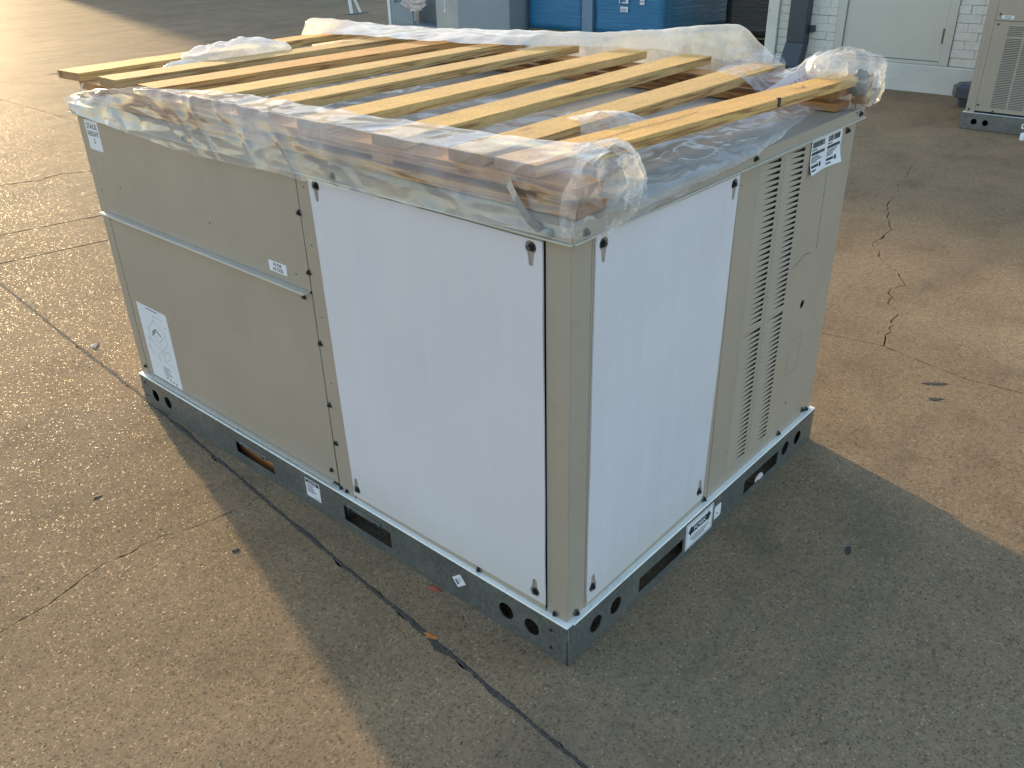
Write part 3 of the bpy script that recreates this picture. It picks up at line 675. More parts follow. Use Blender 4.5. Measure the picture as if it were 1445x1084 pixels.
dl([q(.055, .15), q(.03, .165), q(.03, .12), q(.085, .08), q(.085, .115)]); dl([q(.12, .12), q(.16, .14), q(.17, .115), q(.12, .085), q(.12, .12)]); dl([q(.1, .245), q(.1, .262), q(.17, .262)]); dl([q(.015, .13), q(.04, .095)]); dl([q(.165, .23), q(.185, .24)]); dl([q(.15, .09), q(.185, .075)]); dl([q(.07, .19), q(.1, .21), q(.13, .19)], .006); dl([q(.065, .178), q(.095, .198)], .005)
marks('fine_print', [(X0+.09, X0+.09+random.uniform(.03, .06), Z0+.06-k*.0065, Z0+.0625-k*.0065) for k in range(6)]+[(X0+.10+.02*k, X0+.11+.02*k, Z0+.015-.003*k, Z0+.022-.003*k) for k in range(4)], M['greyink'], lb, I4, .0047)
lb = plate('notice_label', rect(-1.037, -.966, .038, .105), [], .0005, M['whitelabel'], unit, LFT(0), z=.0002)
lb2 = marks('label_header', [(-1.034, -.969, .090, .1025)], M['ink'], lb, I4, .0010); text('lettering', 'NOTICE', .0115, -1.0015, .0920, M['whitelabel'], lb, I4, .0016, 'CENTER')
marks('fine_print', [(-1.03, -1.03+random.uniform(.028, .055), .083-k*.0052, .085-k*.0052) for k in range(6)]+[(-1.0, -.972, .043, .0445)], M['ink'], lb, I4, .0010)
rt = LFT(0) @ Matrix.Translation((-.368, .066, 0)) @ Matrix.Rotation(R_(40), 4, 'Z')
lb = plate('inspection_tag', rect(-.020, .020, -.016, .016), [], .0005, M['whitelabel'], unit, rt, z=.0002)
marks('fine_print', [(-.014, -.004, -.008, .008), (0, .012, .004, .006), (0, .01, -.002, 0)], M['greyink'], lb, I4, .0010)
fr_ = RGT(0)
lb = plate('fork_label', rect(.534, .682, .022, .112), [], .0005, M['whitelabel'], unit, fr_, z=.0027)
marks('label_border', [(.538, .678, .1065, .108), (.538, .678, .026, .0275), (.538, .5395, .0275, .1065), (.6765, .678, .0275, .1065)], M['ink'], lb, I4, .0034)
ar = [(.546, .080), (.562, .099), (.562, .092), (.654, .092), (.654, .099), (.670, .080), (.654, .061), (.654, .068), (.562, .068), (.562, .061)]
me_ = plate('double_arrow', ar, [], .0002, M['ink'], lb, I4, z=.0033)
text('lettering', 'FORK', .023, .608, .0722, M['whitelabel'], lb, I4, .0040, 'CENTER', sx=1.15)
marks('fine_print', [(.556, .66, .052, .0555), (.566, .65, .044, .0475), (.575, .64, .036, .0395)], M['greyink'], lb, I4, .0034)
lb = plate('fork_tag', rrect(.692, .730, .040, .086, .006), [], .0005, M['whitelabel'], unit, fr_, z=.0027)
marks('fine_print', [(.706, .712, .052, .060)], M['greyink'], lb, I4, .0034)
# curled barcode label
nx, nz = 12, 14; vv = []; ff = []
def curl(x, z):
    t_ = max(0, (1.035-z)/.07); a = max(0, t_)*(.4+.6*abs(x-1.145)/.1)
    return .0045+.022*a*a
for j in range(nz+1):
    for i in range(nx+1):
        x = 1.046+.194*i/nx; z = 1.078-.092*j/nz; vv.append((x, z, curl(x, z)))
for j in range(nz):
    for i in range(nx): a = j*(nx+1)+i; ff.append((a, a+nx+1, a+nx+2, a+1))
lb = mobj('barcode_label', vv, ff, M['whitelabel'], unit, True, mw=rf)
rc = []
for ox in (1.052, 1.150):
    x = ox
    while x < ox+.075: w_ = random.choice((.001, .0018, .003)); rc.append((x, x+w_, 1.056, 1.072)); x += w_+random.choice((.0012, .002))
    rc += [(ox, ox+.03, 1.049, 1.052)]; x = ox
    while x < ox+.08: w_ = random.choice((.0014, .002, .004)); rc.append((x, x+w_, 1.036, 1.045)); x += w_+.0013
    rc += [(ox, ox+random.uniform(.03, .07), 1.030-k*.0045, 1.0322-k*.0045) for k in range(4)]
    rc += [(ox, ox+.045, 1.003, 1.010), (ox+.05, ox+.062, 1.0, 1.012), (ox, ox+.03, .994, .998)]
v = []; f = []
for (a, b, c, d) in rc:
    k = len(v); v += [(x, z, curl(x, z)+.0006) for x, z in ((a, c), (b, c), (b, d), (a, d))]; f.append((k, k+1, k+2, k+3))
mobj('barcode_print', v, f, M['ink'], lb)

# ------------------------------------------------------------------ second unit at the right
u2 = thing('packaged_air_conditioner', 'second taupe unit without any wood top, at the right edge beside the brick wall', 'air conditioner', (6.45, 1.1, 0), group='packaged air conditioning units')
UH = 1.119; UW = 1.12; UL = 2.0   # depth along x, length along -y
lu = LFT(0)
def U(y): return 1.1-y             # wall y -> local X on face (y measured from root, negative going right)
box('cabinet_body', .03, UW-.01, -UL+.02, -.03, .118, 1.10, M['dark'], u2, 0)
plate('end_post', rect(.055, .088, .128, UH-.03), [], .003, M['taupe'], u2, LFT(.02)); plate('end_post', rect(.022, .0545, .128, UH-.03), [], .003, M['taupe'], u2, LFT(.02))
holes = []; l2 = []
for c0 in (.195, .318):
    z = .768
    while z > .172:
        if abs(z-.700) > .006: holes.append(rect(c0, c0+.108, z-.0070, z)); l2.append((c0, z))
        z -= .0122
lp2 = plate('louvred_panel', rect(.090, .80, .145, .802), holes, .003, M['taupe'], u2, LFT(.02)); plate('upper_panel', rect(.090, .80, .806, UH-.03), [], .003, M['taupe'], u2, LFT(.02))
plate('dark_screen', rect(.1, .78, .15, .79), [], .001, M['dark'], u2, LFT(.028)); plate('end_panel', rect(.803, UL-.02, .128, UH-.03), [], .003, M['taupe'], u2, LFT(.02))
v = [(0, -.0046, .003), (.108, -.0046, .003), (.108, -.0068, .0052), (0, -.0068, .0052)]
me = bpy.data.meshes.new('louver'); me.from_pydata(v, [], [(0, 3, 2, 1)]); me.update(); me.materials.append(M['taupe_edge'])
for (x, z) in l2: o = bpy.data.objects.new('louver', me); link(o, lp2); o.matrix_local = Matrix.Translation((x, z, 0))
box('roof', -.002, UW, -UL, 0, UH-.028, UH, M['roof'], u2, .002)
for (y0, y1, x0, x1) in ((-.024, -.018, .025, UW),): box('side_panel', x0, x1, y0, y1, .128, UH-.03, M['taupe'], u2, 0)
box('rear_panel', UW-.008, UW-.002, -UL+.02, -.025, .128, UH-.03, M['taupe'], u2, 0)
plate('base_rail', rect(0, UL, .004, .127), [circ(.105, .062, .023), circ(.190, .061, .023)], .003, M['galv'], u2, LFT(.003)); box('base_rail', .004, UW, -.004, 0, .0, .127, M['galv'], u2, 0)
box('rail_lip', .0005, UW, -.03, -.005, .1245, .1275, M['galvlip'], u2, 0); box('rail_lip', .0005, .03, -UL, -.031, .1245, .1275, M['galvlip'], u2, 0)
for (a, b) in ((.04, .098), (.04, .039), (.104, .189), (.118, .779), (.118, .85), (.045, .15), (.22, .150)): bolt(u2, LFT(.016), a, b, .0, .8) if b > .12 else bolt(u2, lu, a, b, .0, .6)
lb = plate('filter_access_label', rect(.132, .216, .818, .842), [], .001, M['whitelabel'], u2, LFT(.017)); marks('fine_print', [(.15, .20, .832, .836), (.15, .20, .823, .827)], M['greyink'], lb, I4, .0016)
lb = plate('inspection_tag', rect(.45, .485, .052, .088), [], .001, M['whitelabel'], u2, lu); marks('fine_print', [(.46, .475, .065, .078)], M['ink'], lb, I4, .0016)

# ------------------------------------------------------------------ slatted wood top
ZB = 1.1215
crate = thing('slatted_wood_top', 'wood shipping top of nine sawn slats nailed over paired runners on the unit roof', 'wooden crate top', (0, 0, ZB))
def board(name, p0, p1, wdt, th, m, par, zc, twist=0, bow=0, wd1=None):
    """board from p0 to p1 (xy, the edge nearest the viewer), width to the left of travel; local x along it"""
    a = Vector((p0[0], p0[1], 0)); b = Vector((p1[0], p1[1], 0)); ln = (b-a).length; ang = math.atan2(b.y-a.y, b.x-a.x); wd1 = wd1 or wdt
    n = 24; bm = bmesh.new(); rings = []
    for i in range(n+1):
        t_ = i/n; x = ln*t_; w_ = wdt+(wd1-wdt)*t_; off = bow*math.sin(math.pi*t_); r0 = .0012
        e = lambda s: .0009*noise.noise(Vector((x*16, s*7.3, zc*50+ang*9)))
        ys = (0+e(1), w_+e(2)); zt = th+e(3)*.8; zb = e(4)*.3; dz = twist*(t_-.5)
        pts = [(x, ys[0]+off, zb), (x, ys[0]+off, zt-r0-dz), (x, ys[0]+r0+off, zt-dz), (x, ys[1]-r0+off, zt+dz), (x, ys[1]+off, zt-r0+dz), (x, ys[1]+off, zb)]
        rings.append([bm.verts.new(q) for q in pts])
    for i in range(n):
        for k in range(6): bm.faces.new((rings[i][k], rings[i+1][k], rings[i+1][(k+1) % 6], rings[i][(k+1) % 6]))
    bm.faces.new(rings[0]); bm.faces.new(rings[-1][::-1]); bmesh.ops.recalc_face_normals(bm, faces=bm.faces)
    return bobj(name, bm, m, par, mw=Matrix.Translation((p0[0], p0[1], zc-ZB)) @ Matrix.Rotation(ang, 4, 'Z'))
# runners run along y: travel in -y puts width towards +x
board('runner', (.036, 2.07), (.040, .022), .098, .019, M['runner'], crate, ZB)
board('runner', (.044, 2.05), (.041, .022), .085, .023, M['runner'], crate, 1.1575)
board('runner', (1.225, 2.06), (1.222, .03), .09, .019, M['runner'], crate, ZB); board('runner', (1.235, 2.05), (1.228, .03), .085, .023, M['runner'], crate, 1.1575)
for yy in (.06, .55, 1.05, 1.55, 1.95):
    board('spacer_block', (.055, yy+.07), (.055, yy), .06, .0155, M['woodred'], crate, 1.1412); board('spacer_block', (1.245, yy+.07), (1.245, yy), .06, .0155, M['woodred'], crate, 1.1412)
ZS = 1.1812; TS = .0245
SL = [((.046, .124), (1.325, .012), .118, .070, M['wood'], .002), ((.05, .268), (1.395, .274), .098, .104, M['wood'], 0), ((.05, .508), (1.413, .537), .100, .104, M['wood'], 0),
      ((.045, .770), (1.396, .772), .112, .108, M['wood'], 0), ((.05, 1.054), (1.385, 1.050), .098, .098, M['wood'], 0), ((.045, 1.302), (1.38, 1.294), .115, .082, M['wood'], 0),
      ((.048, 1.562), (1.37, 1.505), .112, .135, M['woodred'], 0), ((.045, 1.797), (1.36, 1.757), .120, .09, M['wood'], 0), ((.04, 2.030), (1.34, 2.098), .138, .092, M['wood'], 0)]
for k, (a, b, w0, w1, m, tw) in enumerate(SL):
    s = board('slat', a, b, w0, TS, m, crate, ZS+random.uniform(-.0003, .0003), tw, random.uniform(-.002, .002), w1)
    ln = math.hypot(b[0]-a[0], b[1]-a[1])
    bm = bmesh.new()
    for px in (.045, .06, ln-.07, ln-.05):
        bmesh.ops.create_circle(bm, cap_ends=True, segments=7, radius=.0028, matrix=Matrix.Translation((px, w0*(.35+.3*random.random()), TS+.0012)))
    n_ = bobj('nail_heads', bm, M['rubber'], s); n_['kind'] = 'stuff'
    if k == 0:
        thin(s, I4, [(.16, .052), (.25, .048), (.36, .056), (.47, .052), (.60, .058)], .0022, M['leafdark'], 'split', TS+.0013)
        box('split', .852, .862, -.004, .004, .004, TS+.002, M['leafdark'], s, .0004)
        thin(s, I4, [(.99, .035), (1.03, .028), (1.04, .045)], .003, M['leafdark'], 'split', TS+.0013)
# steel straps
def strap(pts, wd, m, side, holes=True):
    bm = bmesh.new(); prev = None; sd_ = Vector(side)
    for q in pts:
        q = Vector(q)-Vector((0, 0, ZB)); r = [bm.verts.new(q-sd_*wd/2), bm.verts.new(q+sd_*wd/2)]
        if prev: bm.faces.new((prev[0], prev[1], r[1], r[0]))
        prev = r
    bmesh.ops.solidify(bm, geom=bm.faces[:], thickness=.0012)
    return bobj('steel_strap', bm, m, crate)
strap([(.038, .168, 1.180), (.004, .158, 1.178), (-.008, .130, 1.156), (-.0155, .09, 1.122), (-.0125, .066, 1.108), (-.0052, .048, 1.100)] , .018, M['strap'], (0, -.55, .83))
strap([(.036, 2.0, 1.18), (.030, 2.0, 1.176), (.022, 2.01, 1.145), (.0, 2.02, 1.118)], .012, M['whitemetal'], (0, 1, 0))
strap([(1.285, .034, 1.205), (1.286, .020, 1.18), (1.29, .002, 1.125), (1.30, -.004, 1.108)], .008, M['galv'], (1, 0, .0))

# ------------------------------------------------------------------ plastic sheet
plas = thing('plastic_sheet', 'torn translucent plastic sheet draped over the edges of the slatted wood top', 'plastic sheet', (0, 0, ZB))
def catmull(P, t):
    n = len(P)-1; x = min(max(t, 0), .99999)*n; i = int(x); f = x-i
    p0, p1, p2, p3 = (Vector(P[max(0, i-1)]), Vector(P[i]), Vector(P[min(n, i+1)]), Vector(P[min(n, i+2)]))
    return .5*((2*p1)+(-p0+p2)*f+(2*p0-5*p1+4*p2-p3)*f*f+(-p0+3*p1-3*p2+p3)*f**3)
def crease(q, s, an, seed):
    d, _ = noise.voronoi(Vector((q.x*s*an[0], q.y*s*an[1], q.z*s*an[2]+seed)))
    return d[1]-d[0]
def loft(name, rows, nu, nv, amp, m, sc=9, an=(1, 1, 1), seed=0, up=(0, 0, 1), layers=None, edge=.004, par=None, fold=0.0):
    """rows: control polylines; the film is crumpled outwards along its normal"""
    vv = []
    grid = []
    for j in range(nv+1):
        tj = j/nv; line = []
        for i in range(nu+1):
            ti = i/nu
            colp = [catmull(r, ti) for r in rows]
            line.append(catmull(colp, tj))
        grid.append(line)
    lay = []
    for j in range(nv+1):
        for i in range(nu+1):
            q = grid[j][i]
            du = grid[j][min(nu, i+1)]-grid[j][max(0, i-1)]; dv = grid[min(nv, j+1)][i]-grid[max(0, j-1)][i]
            n_ = du.cross(dv); n_ = n_.normalized() if n_.length > 1e-9 else Vector(up)
            if n_.dot(Vector(up)) < 0: n_ = -n_
            c1 = crease(q, sc, an, seed); c2 = crease(q, sc*2.7, an, seed+5); nz = noise.noise(q*14+Vector((seed, 0, 0)))
            d = amp*(.8*max(0, 1-c1*2.4)+.16*max(0, 1-c2*2.2)+.6*nz+.3)
            if fold:
                ff_ = noise.noise(Vector((q.x*9, q.y*9, seed+2)))
                d += fold*.5*(1-abs(noise.noise(Vector((q.x*7+q.z*5, q.y*7-q.z*6, seed+4))))*5) if abs(noise.noise(Vector((q.x*7+q.z*5, q.y*7-q.z*6, seed+4)))) < .2 else 0
            tj = j/nv; ej = edge*noise.noise(Vector((q.x*13, q.y*13, seed+7)))*(abs(tj-.5)*2)**6
            vv.append(q+n_*d+Vector((0, 0, ej))-Vector((0, 0, ZB)))
            lay.append(layers(i/nu, tj, q) if layers else 0.0)
    ff = []
    for j in range(nv):
        for i in range(nu): a = j*(nu+1)+i; ff.append((a, a+1, a+nu+2, a+nu+1))
    o = mobj(name, vv, ff, m, par or plas, True)
    at = o.data.attributes.new('layers', 'FLOAT', 'POINT'); at.data.foreach_set('value', lay)
    return o
top = [(.022, 2.07, 1.14), (.018, 1.92, 1.165), (.004, 1.54, 1.211), (.10, 1.35, 1.210), (.13, 1.05, 1.209), (.141, .805, 1.209), (.166, .58, 1.209), (.178, .39, 1.209), (.2, .247, 1.209), (.217, .13, 1.210), (.20, .06, 1.210)]
sh1 = [(.020, 2.07, 1.138), (.016, 1.94, 1.16), (.012, 1.57, 1.208), (.045, 1.36, 1.2085), (.05, 1.07, 1.2085), (.05, .82, 1.2085), (.05, .58, 1.2085), (.05, .38, 1.2085), (.06, .22, 1.2095), (.08, .11, 1.2105), (.08, .035, 1.2105)]
sh2 = [(.018, 2.07, 1.136), (.026, 1.95, 1.15), (.010, 1.58, 1.19), (.015, 1.36, 1.2015), (.026, 1.08, 1.2015), (.026, .82, 1.2015), (.026, .58, 1.200), (.026, .36, 1.199), (.026, .20, 1.197), (.016, .085, 1.197), (.03, -.004, 1.195)]
sh3 = [(.006, 2.07, 1.134), (.004, 1.965, 1.13), (.002, 1.59, 1.14), (.002, 1.362, 1.145), (.002, 1.10, 1.148), (.002, .83, 1.15), (.002, .573, 1.15), (.002, .35, 1.15), (.002, .18, 1.148), (.002, .07, 1.146), (.004, -.010, 1.15)]
bot = [(-.008, 2.075, 1.130), (-.012, 1.987, 1.094), (-.014, 1.596, 1.075), (-.014, 1.363, 1.066), (-.014, 1.114, 1.072), (-.014, .835, 1.080), (-.013, .57, 1.086), (-.012, .344, 1.090), (-.011, .165, 1.095), (-.010, .058, 1.097), (-.008, -.008, 1.096)]
def lay1(u, v_, q):
    a = .16*max(0, 1-v_*9) + .10*max(0, (v_-.80)*5)
    a += .18*max(0, noise.noise(Vector((q.x*5, q.y*2.6, q.z*9+1))))*2
    if u < .28: a += .12*(1-u/.28)
    return a
loft('side_film', [top, sh1, sh2, sh3, bot], 640, 84, .0036, M['film'], 8, (1, .32, 1.6), 1, (-.6, 0, .8), lay1, fold=.0045)
# front corner bunch
loft('corner_fold', [[(.14, .115, 1.217), (.22, .07, 1.212), (.24, .05, 1.19), (.27, .04, 1.135)], [(.055, .035, 1.219), (.14, -.008, 1.226), (.185, -.012, 1.195), (.21, -.005, 1.140)], [(.004, .03, 1.175), (.07, -.022, 1.168), (.13, -.024, 1.146), (.165, -.015, 1.122)], [(-.014, .02, 1.10), (.035, -.012, 1.098), (.1, -.012, 1.10), (.15, -.010, 1.106)]],
     110, 110, .012, M['filmbag'], 20, (1, 1, 1), 4, (.2, -1, .5), lambda u, v_, q: -.1+.3*max(0, noise.noise(q*30)), fold=.006)
loft('corner_fold', [[(.17, .03, 1.205), (.19, .02, 1.212), (.21, .02, 1.205)], [(.165, .0, 1.175), (.185, -.012, 1.185), (.205, -.004, 1.18)], [(.16, .0, 1.135), (.18, -.010, 1.14), (.21, .0, 1.13)]], 50, 60, .009, M['filmmilky'], 26, (1, 1, 1), 14, (.2, -1, .5), lambda u, v_, q: -.25)
# film lying on the roof strip, front
loft('roof_film', [[(.15, -.012, 1.099), (.42, -.012, 1.106), (.66, -.010, 1.117), (.95, .035, 1.122), (1.22, .055, 1.124)], [(.17, -.008, 1.122), (.45, -.006, 1.124), (.70, .0, 1.124), (.98, .045, 1.124), (1.22, .06, 1.125)], [(.19, .05, 1.127), (.5, .055, 1.127), (.8, .06, 1.129), (1.02, .075, 1.126), (1.24, .08, 1.13)], [(.17, .17, 1.126), (.5, .17, 1.13), (.8, .17, 1.128), (1.05, .16, 1.126), (1.2, .15, 1.13)], [(.16, .34, 1.124), (.5, .34, 1.124), (.8, .33, 1.125), (1.05, .32, 1.125), (1.2, .30, 1.124)]],
     260, 70, .009, M['filmthin'], 7, (.7, 1.6, 1), 21, (0, 0, 1), lambda u, v_, q: .12*max(0, noise.noise(Vector((q.x*3+q.y*9, q.y*6-q.x*2, 3))))*2, fold=.004)
# film lying on the roof between the slats
loft('roof_film', [[(.15, .40, 1.123), (.15, .9, 1.123), (.15, 1.4, 1.123), (.15, 2.0, 1.123)], [(.45, .36, 1.123), (.5, .9, 1.123), (.45, 1.4, 1.123), (.5, 2.02, 1.123)], [(.75, .45, 1.123), (.8, .9, 1.123), (.9, 1.4, 1.123), (1.0, 2.03, 1.123)]],
     170, 90, .007, M['filmthin'], 6, (1.3, .8, 1), 31, (0, 0, 1), fold=.003)
# back ridge
F = [(.985, 2.13, 1.2125), (1.03, 2.10, 1.2125), (1.06, 2.0, 1.2135), (1.10, 1.7, 1.2135), (1.18, 1.25, 1.2135), (1.345, .92, 1.213), (1.410, .70, 1.211), (1.418, .52, 1.20), (1.418, .40, 1.195), (1.40, .30, 1.18)]
T1 = [(1.0, 2.12, 1.245), (1.035, 2.10, 1.262), (1.20, 2.04, 1.232), (1.25, 1.73, 1.224), (1.28, 1.25, 1.236), (1.37, .94, 1.242), (1.422, .72, 1.256), (1.428, .49, 1.283), (1.428, .40, 1.238), (1.41, .31, 1.19)]
T2 = [(1.03, 2.14, 1.235), (1.10, 2.13, 1.25), (1.29, 2.06, 1.222), (1.34, 1.76, 1.215), (1.35, 1.25, 1.232), (1.395, .95, 1.240), (1.445, .73, 1.255), (1.45, .48, 1.276), (1.45, .39, 1.235), (1.43, .30, 1.185)]
B = [(1.06, 2.16, 1.13), (1.2, 2.15, 1.13), (1.36, 2.07, 1.12), (1.38, 1.76, 1.10), (1.40, 1.25, 1.09), (1.43, .94, 1.09), (1.46, .72, 1.09), (1.46, .48, 1.10), (1.455, .38, 1.11), (1.43, .30, 1.12)]
loft('back_film', [F, T1, T2, B], 420, 46, .0045, M['filmmilky'], 10, (1, .6, 1), 41, (-.3, 0, 1), lambda u, v_, q: -.42*max(0, (u-.55)/.45)**.8, fold=.004)
loft('hanging_film', [[(1.419, .50, 1.235), (1.419, .43, 1.245), (1.41, .385, 1.20)], [(1.41, .49, 1.18), (1.41, .43, 1.19), (1.40, .385, 1.165)], [(1.36, .48, 1.126), (1.37, .43, 1.124), (1.34, .385, 1.124)]], 60, 50, .006, M['filmthin'], 14, (1, 1, 1), 47, (-1, 0, .2), fold=.003)
# link film and crumpled end bag
loft('link_film', [[(1.42, .37, 1.235), (1.40, .29, 1.215), (1.35, .245, 1.192), (1.35, .19, 1.222), (1.345, .14, 1.252), (1.34, .08, 1.246)], [(1.28, .36, 1.216), (1.28, .29, 1.195), (1.28, .24, 1.185), (1.28, .19, 1.20), (1.28, .15, 1.23), (1.28, .09, 1.23)], [(1.08, .34, 1.215), (1.10, .27, 1.20), (1.12, .22, 1.165), (1.15, .18, 1.150), (1.19, .16, 1.19), (1.24, .12, 1.214)]],
     150, 60, .007, M['filmbag'], 16, (1, 1, 1), 51, (-.5, 0, 1), lambda u, v_, q: -.12, fold=.005)
def bag(name, c, r, amp, m, sc, seed, flat, layer=0, n=64):
    bm = bmesh.new(); bmesh.ops.create_uvsphere(bm, u_segments=n, v_segments=n//2, radius=1)
    lo = []
    for v_ in bm.verts:
        d = v_.co.normalized(); e = Vector((abs(d.x)**.75*math.copysign(1, d.x), abs(d.y)**.75*math.copysign(1, d.y), abs(d.z)**.75*math.copysign(1, d.z)))
        q = Vector((e.x*r[0], e.y*r[1], e.z*r[2]))+Vector(c)
        cr = 1-min(1, crease(q, sc, (1, 1, 1), seed)*1.5); c2 = 1-min(1, crease(q, sc*2.4, (1, 1, 1), seed+3)*1.4)
        q += d*amp*(cr*.9+c2*.35-.4+.6*noise.noise(q*18+Vector((seed, 0, 0))))
        if flat is not None and q.z < flat: q.z = flat+.001*noise.noise(q*40)
        v_.co = q-Vector((0, 0, ZB)); lo.append(layer)
    o = bobj(name, bm, m, plas, True); at = o.data.attributes.new('layers', 'FLOAT', 'POINT'); at.data.foreach_set('value', [layer]*len(o.data.vertices)); return o
bag('corner_bag', (1.335, .055, 1.188), (.105, .078, .066), .022, M['filmbag'], 19, 3, 1.122, -.12)
bag('corner_bag', (1.27, .09, 1.222), (.05, .045, .026), .014, M['filmmilky'], 28, 8, 1.2, -.2, 44)
bag('torn_tape', (1.318, .012, 1.185), (.014, .012, .026), .016, M['tape'], 70, 5, None, 0, 40)
# film scraps on the slats
sc1 = thing('plastic_scrap', 'pale crumpled plastic scrap lying between the two farthest slats', 'plastic scrap', (.6, 1.95, ZB), group='plastic scraps on the slats')
box('end_block', 1.355, 1.385, .0, .045, 1.1225-ZB, 1.205-ZB, M['woodred'], crate, .002)
plas_keep = plas; plas = sc1
def bag2(c, r, amp, seed):
    o = bag('crumpled_film', (c[0]-.6, c[1]-1.95, c[2]), r, amp, M['filmmilky'], 17, seed, None, 0, 60); return o
o = bag2((.60, 1.985, 1.192), (.20, .075, .042), .02, 12); o2 = bag2((.36, 1.96, 1.178), (.07, .05, .022), .012, 15)
plas = plas_keep
sc2 = thing('plastic_scrap', 'thin clear plastic scrap curling over the second nearest slat', 'plastic scrap', (0, 0, ZB), group='plastic scraps on the slats')
loft('curled_film', [[(.40, .33, 1.209), (.46, .31, 1.211), (.52, .29, 1.209)], [(.37, .27, 1.2095), (.44, .255, 1.222), (.55, .25, 1.2)], [(.33, .235, 1.19), (.42, .21, 1.195), (.58, .19, 1.18)]], 50, 40, .004, M['filmthin'], 20, (1, 1, 1), 61, (0, -.3, 1), lambda u, v_, q: .12, par=sc2)
# packing slip under the film
pp = []; pf = []
for j in range(9):
    for i in range(17):
        u = i/16; v_ = j/8
        q = Vector((1.08, .175, 1.172)).lerp(Vector((1.30, .118, 1.228)), u)+Vector((-.0, .05, .028))*(1-v_)*(.25+.25*u)-Vector((0, .022, .018))*v_
        q.z += .004*noise.noise(Vector((u*5, v_*3, 2))); pp.append(q-Vector((1.0, .19, 1.16)))
for j in range(8):
    for i in range(16): a = j*17+i; pf.append((a, a+17, a+18, a+1))
ps = thing('packing_slip', 'white packing slip with red print folded under the plastic beside the nearest slat', 'paper', (1.0, .19, 1.16))
mobj('sheet', pp, pf, M['slip'], ps, True)
rv_ = []; rfc = []
for k in range(9):
    for rr_ in (0, 1):
        i0 = 3+k*1.2; u = i0/16; 
        for (du, v0, v1) in ((.012, .50+.22*rr_, .62+.22*rr_), (.030, .50+.22*rr_, .54+.22*rr_)):
            qs = []
            for (uu, vv_) in ((u, v0), (u+du, v0), (u+du, v1), (u, v1)):
                q = Vector((1.08, .175, 1.172)).lerp(Vector((1.30, .118, 1.228)), uu)+Vector((0, .05, .028))*(1-vv_)*(.25+.25*uu)-Vector((0, .022, .018))*vv_
                q.z += .004*noise.noise(Vector((uu*5, vv_*3, 2)))+.0015; qs.append(q-Vector((1.0, .19, 1.16))+Vector((-.0005, -.0008, 0)))
            k0 = len(rv_); rv_ += qs; rfc.append((k0, k0+1, k0+2, k0+3))
mobj('red_print', rv_, rfc, M['redink'], ps)

# ------------------------------------------------------------------ litter
def litter(label, cat, loc, a, b, rz, m, h=.004, seed=0):
    n = 11; v = [(0, 0, h)]; f = []
    for k in range(n):
        an = 2*math.pi*k/n; r = 1+.8*noise.noise(Vector((math.cos(an)*2.1, math.sin(an)*2.1, seed*1.7)))
        v.append((a*r*math.cos(an), b*r*math.sin(an), .001+h*abs(noise.noise(Vector((an, seed, 2))))*1.6))
    for k in range(n): f.append((0, 1+k, 1+(k+1) % n))
    k0 = len(v); v += [(x, y, -.0) for x, y, _ in v[1:]]
    for k in range(n): f.append((1+k, k0+k, k0+(k+1) % n, 1+(k+1) % n))
    o = mobj('leaf' if cat == 'leaf' else 'litter', v, f, m); o.location = loc; o.rotation_euler = (0, 0, rz); return tag(o, label, cat, {'leaf': 'dry leaves on the concrete', 'litter': 'dark litter on the concrete'}.get(cat))
litter('orange dry leaf lying in the long pavement joint in the shade', 'leaf', (-.146, .325, .001), .022, .008, -1.25, M['leaforange'], .006, 1)
litter('dark red dry leaf against the foot of the front base rail', 'leaf', (-.018, .452, .0), .024, .010, -1.1, M['leafred'], .01, 2)
litter('small pale and red leaf on sunlit concrete left of the unit', 'leaf', (.105, 2.71, .0), .022, .013, .6, M['leafpale'], .012, 3)
litter('flat black scrap on sunlit concrete, nearest the jagged crack at right', 'litter', (2.02, -.20, .0), .042, .011, -.9, M['leafdark'], .002, 4)
litter('small dark scrap just below the flat black scrap at right', 'litter', (1.90, -.24, 0), .026, .009, -.9, M['leafdark'], .002, 5)
litter('dark flat stain-like scrap in the shade right of the fork label', 'litter', (.86, -.345, 0), .022, .009, .3, M['leafdark'], .002, 6)
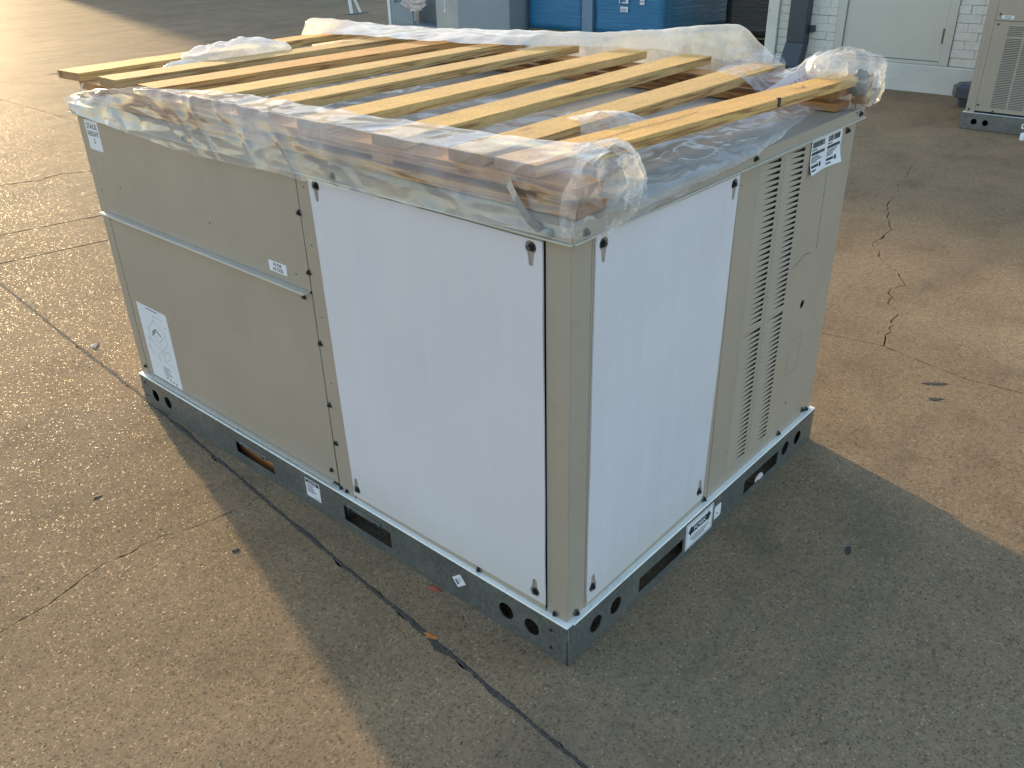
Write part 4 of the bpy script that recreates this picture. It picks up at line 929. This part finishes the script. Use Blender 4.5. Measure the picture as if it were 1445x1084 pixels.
litter('torn pinkish paper stuck in the far fork slot of the right base rail', 'paper', (.965, -.006, .045), .024, .005, 0, M['pink'], .018, 7)
litter('crumpled white paper on the ground beneath the second unit', 'paper', (6.33, .57, 0), .05, .035, 0, M['whitelabel'], .06, 8)
litter('dark twig bit on the sunlit concrete at far upper left', 'litter', (3.4, 10.4, 0), .16, .03, -.7, M['leafdark'], .01, 9)
litter('small dark scrap on sunlit concrete at lower left', 'litter', (-.42, 1.60, 0), .014, .008, .2, M['leafdark'], .004, 10)
litter('tiny dark chip near the crack at left middle', 'litter', (-.28, 1.02, 0), .010, .008, .2, M['leafdark'], .004, 11)
# loose grit
gb = bmesh.new(); rg = random.Random(3)
for k in range(1500):
    x = rg.uniform(-1.2, 2.6); y = rg.uniform(-1.3, 3.4)
    if -.01 < x < W+.01 and -.01 < y < L+.01: continue
    if rg.random() < .35: y = rg.uniform(-.9, 3.6); x = lerp_poly(V['v1'][0], y)+rg.gauss(0, .018)
    if -.01 < x < W+.01 and -.01 < y < L+.01: continue
    r = rg.choice((.0012, .0016, .002, .003)); 
    p_ = [gb.verts.new((x+r*rg.uniform(.7, 1.2)*math.cos(a), y+r*rg.uniform(.7, 1.2)*math.sin(a), .0)) for a in (0, 1.6, 3.1, 4.7)]; tp = gb.verts.new((x, y, r*1.2))
    for i in range(4): gb.faces.new((p_[i], p_[(i+1) % 4], tp))
for k in range(900):
    d = abs(rg.gauss(0, .02))+.004
    if rg.random() < .6: x, y = -d, rg.uniform(-.05, L)
    else: x, y = rg.uniform(-.05, W), -.003-d
    r = rg.choice((.001, .0014, .002)); p_ = [gb.verts.new((x+r*math.cos(a), y+r*math.sin(a), .0)) for a in (0, 1.6, 3.1, 4.7)]; tp = gb.verts.new((x, y, r*1.2))
    for i in range(4): gb.faces.new((p_[i], p_[(i+1) % 4], tp))
o = bobj('loose_grit', gb, M['grit']); o['kind'] = 'stuff'; o['label'] = 'fine pale grit scattered over the concrete and along the joint'; o['category'] = 'grit'
